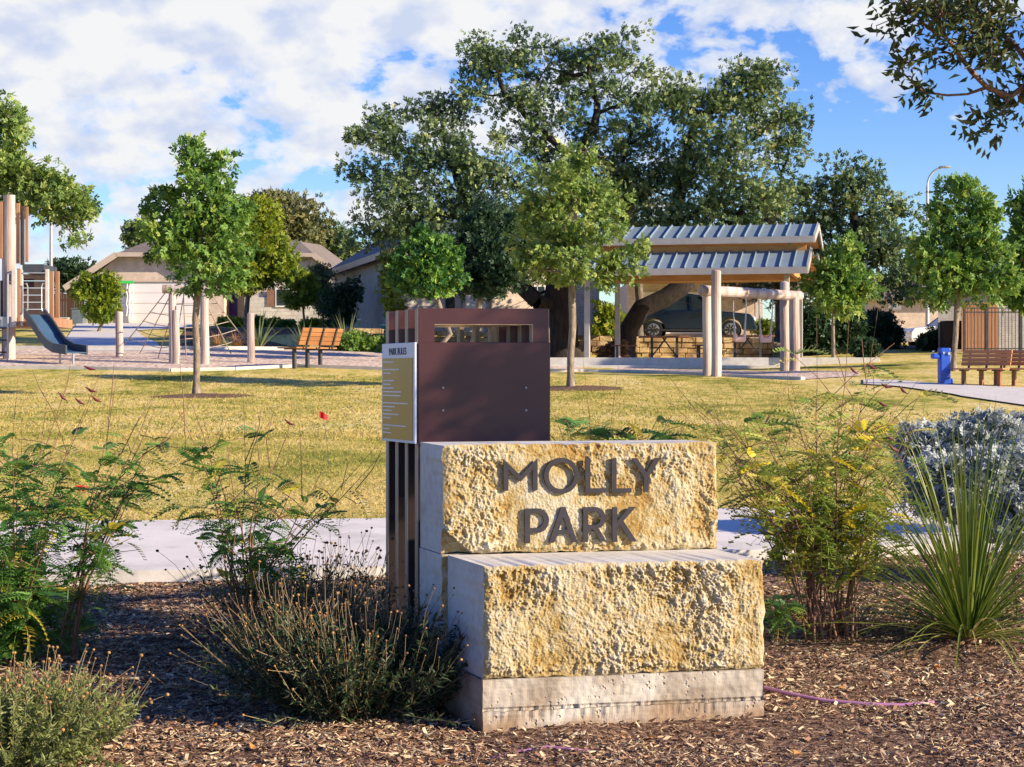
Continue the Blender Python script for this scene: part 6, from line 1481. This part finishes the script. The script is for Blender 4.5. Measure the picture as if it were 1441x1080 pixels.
feather('feathery_shrub', 'large dense feathery shrub cut off by the left edge', 20, 880, [(-60, 620), (-20, 600), (20, 590), (60, 610), (95, 640), (120, 680), (70, 700), (20, 680), (-40, 690), (60, 760), (100, 790), (10, 780), (-20, 820), (50, 830), (90, 840), (30, 640), (80, 620), (110, 600)],
        'feather', 760, .135, 201, .006, d=9.0, low=.3, yspread=.5, bare=[((60, 640), (78, 590), (95, 540), (100, 505)), ((95, 640), (75, 580), (55, 545), (45, 520))], pods=[(118, 515), (82, 552), (120, 545), (128, 557), (105, 560)], flowers=[(113, 689)])
feather('feathery_shrub', 'slim feathery shrub with bare lower stems left of the kiosk stripes', 92, 880, [(200, 600), (220, 610), (170, 640), (205, 660), (150, 620), (215, 640), (180, 690), (140, 680), (125, 720), (110, 860), (130, 850)],
        'feather', 260, .125, 202, .007, d=9.1, low=.5, yspread=.3, bare=[((150, 640), (153, 590), (158, 545), (160, 515)), ((170, 640), (190, 600), (215, 560)), ((180, 660), (205, 610), (220, 570)), ((200, 640), (235, 620), (250, 600))])
feather('feathery_shrub', 'open feathery shrub with three reddish stems beside the kiosk', 340, 868, [(262, 600), (285, 610), (320, 625), (345, 640), (365, 650), (385, 655), (410, 690), (440, 690), (475, 690), (500, 680), (300, 640), (330, 700), (380, 720), (420, 740), (300, 700)],
        'feather', 270, .12, 203, .007, d=9.15, low=.55, yspread=.35, bare=[((262, 640), (258, 560), (252, 500)), ((300, 640), (320, 590)), ((345, 650), (365, 600), (368, 570)), ((385, 660), (405, 610), (411, 572)), ((425, 700), (424, 640), (421, 595)), ((500, 690), (525, 660), (538, 630)), ((380, 660), (375, 620), (385, 580)), ((480, 690), (490, 650))], pods=[(284, 628), (400, 590)])
feather('feathery_shrub', 'feathery greenery peeking above the stone sign by the kiosk', 850, 800, [(800, 600), (830, 590), (860, 595), (900, 600), (925, 590), (945, 585), (960, 600), (790, 610), (880, 610)],
        'feather', 170, .15, 204, .006, d=10.1, low=.6, yspread=.2)
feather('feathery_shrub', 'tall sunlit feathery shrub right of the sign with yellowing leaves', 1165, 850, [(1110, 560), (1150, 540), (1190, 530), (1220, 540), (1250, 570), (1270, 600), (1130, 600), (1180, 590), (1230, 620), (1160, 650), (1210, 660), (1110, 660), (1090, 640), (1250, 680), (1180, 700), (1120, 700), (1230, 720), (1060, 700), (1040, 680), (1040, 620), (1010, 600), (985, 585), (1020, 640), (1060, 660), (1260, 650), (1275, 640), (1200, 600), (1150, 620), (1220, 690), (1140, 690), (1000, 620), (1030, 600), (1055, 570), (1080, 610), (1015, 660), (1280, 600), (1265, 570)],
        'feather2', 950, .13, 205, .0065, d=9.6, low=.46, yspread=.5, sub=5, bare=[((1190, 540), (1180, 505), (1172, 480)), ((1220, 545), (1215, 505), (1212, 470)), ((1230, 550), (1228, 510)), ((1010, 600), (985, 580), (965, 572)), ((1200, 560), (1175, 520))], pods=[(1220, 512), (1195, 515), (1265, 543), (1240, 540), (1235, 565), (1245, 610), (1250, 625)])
feather('feathery_shrub', 'low dark feathery sprigs on the mulch right of the stone block', 1098, 862, [(1085, 838), (1105, 832), (1120, 840), (1078, 848), (1100, 842)], 'feather', 60, .11, 206, .004, d=9.5, low=.4, yspread=.2)
# sotol
def blades_plant(name, label, base, n, Lm, w, mat, seed, spread=1.0, elev=(0.2, 1.5), bend=.5, cat='plant'):
    rg = np.random.default_rng(seed); th = Thing(name, label, cat, base); V = []; Fq = []; Rn = []; o = 0; m = 9
    for i in range(n):
        az = rg.uniform(0, 6.283); el = elev[0] + (elev[1] - elev[0]) * rg.random() ** 1.0; L = Lm * rg.uniform(.6, 1.15); bd = bend * rg.uniform(.3, 1.5) * math.cos(el) ** .6
        dr = np.array([math.cos(az), math.sin(az), 0]); p = np.array([math.cos(az) * .03, math.sin(az) * .03, .02]); sd = np.array([-math.sin(az), math.cos(az), 0]); e = el; rnd = np.clip(rg.normal(.4, .2), 0, 1)
        if el < elev[0] + .25: rnd = min(1, rnd + .3)
        ww = w * rg.uniform(.7, 1.2); kink = rg.random() < .08
        for k in range(m + 1):
            t = k / m; wk = ww * (1 - t ** 1.6) * (.75 + .6 * min(t * 3, 1)) * .6 + .0006
            nz = dr * -math.sin(e) + np.array([0, 0, math.cos(e)])
            V += [p - sd * wk + nz * wk * .35, p - nz * 0, p + sd * wk + nz * wk * .35]; Rn += [rnd] * 3
            if k < m: Fq += [(o + 3 * k, o + 3 * k + 1, o + 3 * k + 4, o + 3 * k + 3), (o + 3 * k + 1, o + 3 * k + 2, o + 3 * k + 5, o + 3 * k + 4)]
            p = p + (dr * math.cos(e) + np.array([0, 0, math.sin(e)])) * L / m; e -= bd / m * (1 + 1.6 * t) + (1.2 if kink and k == 5 else 0)
            if p[2] < .01: p[2] = .01
        o += 3 * (m + 1)
    th.part('blades', mesh_np('blades', np.array(V), [np.array(Fq)], np.array(Rn)), mat)
    mb = MB(); mb.ell((0, 0, .0), (.07, .07, .06), 10, 6); th.part('crown_base', mb, 'twig')
    return th
sb = G(1362, 905); blades_plant('sotol', 'spiky green sotol with long arching blades at the right', sb, 300, 1.2, .0105, 'blade', 301, elev=(.14, 1.54), bend=.7)
for i, (px, py, d, L, lab) in enumerate(((365, 492, 64.5, 1.6, 'tall pale agave beside the straight anchor post'), (487, 492, 64.3, 1.5, 'tall spiky agave left of the green bush'), (428, 492, 65.5, 1.1, 'shaded spiky agave behind the playground bench'))):
    b = at(px, d); blades_plant('agave', lab, b, 34, L, .035, 'agave', 310 + i, elev=(.7, 1.45), bend=.35)
for i, (px, d, lab) in enumerate(((305, 64.5, 'tuft of orange dry grass right of the rope climber'), (332, 64.8, 'wider tuft of orange dry grass at the playground edge'), (318, 64.2, 'low green tuft between the two orange grasses'))):
    b = at(px, d); blades_plant('ornamental_grass', lab, b, 130, .65 if i < 2 else .4, .012, 'orangegrass' if i < 2 else 'blade', 320 + i, elev=(.5, 1.5), bend=.9)
# seed head herbs
def herb(name, label, base, rad, hgt, n, seed, leaf, head, lean=(0, 0, 0), hr=.006, leafn=16, leafl=.03, cen=.5):
    rg = np.random.default_rng(seed); th = Thing(name, label, 'bush', base); P0 = []; P1 = []; V = []; F_ = []; Rn = []; heads = []; lp = []; ldir = []; o = 0
    for i in range(n):
        az = rg.uniform(0, 6.283); rr = rg.random() ** cen; el = math.pi / 2 - 1.2 * rr * rg.uniform(.7, 1.1); L = hgt * (1 - .15 * rr) * rg.uniform(.65, 1.12) + rad * .55 * rr
        p = np.array([math.cos(az) * rad * .35 * rr, math.sin(az) * rad * .35 * rr, 0.0]); e = el; m = 6; pts = [p]
        for k in range(m):
            p = p + (np.array([math.cos(az) * math.cos(e), math.sin(az) * math.cos(e), math.sin(e)]) + np.array(lean) * .25 + rg.normal(0, .11, 3)) * L / m; e += .17 * rg.normal() + .06; p = p.copy(); p[2] = max(p[2], .015); pts.append(p)
        rnd = rg.random()
        for k in range(m + 1):
            t = pts[min(k + 1, m)] - pts[max(k - 1, 0)]; t /= np.linalg.norm(t) + 1e-9; s1 = np.cross(t, [.3, .9, .1]); s1 /= np.linalg.norm(s1) + 1e-9; s2 = np.cross(t, s1); r = .0022 * (1 - .5 * k / m)
            for a in (0, 2.094, 4.189): V.append(pts[k] + (s1 * math.cos(a) + s2 * math.sin(a)) * r); Rn.append(rnd)
            if k < m:
                for a in range(3): F_.append((o + 3 * k + a, o + 3 * k + (a + 1) % 3, o + 3 * k + 3 + (a + 1) % 3, o + 3 * k + 3 + a))
        o += 3 * (m + 1); heads.append(pts[-1])
        for _ in range(leafn):
            u = rg.uniform(.05, .8) * m; k = int(u); lp.append(pts[k] + (pts[k + 1] - pts[k]) * (u - k)); t = pts[k + 1] - pts[k]; ldir.append(t / np.linalg.norm(t) * .8 + rg.normal(0, .7, 3))
    th.part('stems', mesh_np('stems', np.array(V), [np.array(F_)], np.array(Rn), True), 'seedstem')
    lp = np.array(lp); N = len(lp); s = leafl * rg.uniform(.6, 1.4, N); Mx = frame(np.array(ldir)) * np.stack([s * .22, s, s], -1)[:, None, :]
    lp[:, 2] = np.maximum(lp[:, 2], .01)
    th.part('leaves', inst_mesh('leaves', LEAF_T, LEAF_F, lp, Mx, np.clip(rg.normal(.4, .25, N), 0, 1)), leaf)
    q = MB(); q.ell((0, 0, 0), (1, 1, .85), 8, 5); tri = np.array([f for f in q.f if len(f) == 3]); qd = np.array([f for f in q.f if len(f) == 4])
    H = np.array(heads); sz = hr * rg.uniform(.6, 1.3, len(H)); od = np.argsort(H[:, 1] - H[:, 2] * .6); near_, far_ = od[:90], od[90:]
    for c in range(3):
        me = mesh_np('seed_head', np.array(q.v), [tri, qd], np.full(len(q.v), (c + .5) / 3), True); me.materials.append(M[head])
        for i in near_[c::3]:
            ho = bpy.data.objects.new('seed_head', me); COL.objects.link(ho); ho.parent = th.o; ho.location = H[i]; ho.scale = (sz[i],) * 3
    Mx = np.tile(np.eye(3), (len(far_), 1, 1)) * sz[far_][:, None, None]
    so = th.part('seed_heads', inst_mesh('seed_heads', q.v, [tri, qd], H[far_], Mx, rg.random(len(far_)), True), head); so['kind'] = 'stuff'
    return th
b = G(500, 1005); b.z = float(bed_z(b.x, b.y)); herb('seedhead_bush', 'wide dark herb bush with tan stems and round seed heads before the kiosk', b, .60, .40, 480, 401, 'seedleaf', 'seedhead', (-.1, .25, 0), .0056, 52, .038)
b = G(420, 905); b.z = float(bed_z(b.x, b.y)); herb('seedhead_bush', 'drier rear herb clump of tan stalks near the walk edge', b, .55, .42, 260, 402, 'seedleaf', 'seedhead_dark', (.2, 0, 0), .007, 10, .04)
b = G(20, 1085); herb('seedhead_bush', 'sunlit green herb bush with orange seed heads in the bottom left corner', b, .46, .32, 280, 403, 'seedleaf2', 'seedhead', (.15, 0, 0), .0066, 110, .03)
# loose leaves and stones on the bed
def litter(name, N, seed):
    rg = np.random.default_rng(seed); y = rg.uniform(6.9, 11, N); x = rg.uniform(-.3, .3, N) * y; k = y < near_y(x) - .1; x, y = x[k], y[k]; N = len(x)
    P = np.stack([x, y, bed_z(x, y) + .02], -1); Mx = frame(rg.normal(size=(N, 3)) * np.array([1, 1, .2]), np.tile([[0, 0, 1.]], (N, 1)) + rg.normal(0, .3, (N, 3))) * rg.uniform(.02, .05, N)[:, None, None]
    return structure(name, inst_mesh(name, LEAF_T, LEAF_F, P, Mx, rg.random(N)), 'litter', 'stuff')
M['litter'] = rndmat('leaf_litter', [(0.35, 0.14, 0.03), (0.5, 0.24, 0.06), (0.3, 0.1, 0.03), (0.55, 0.38, 0.16)])
litter('leaf_litter', 260, 9)
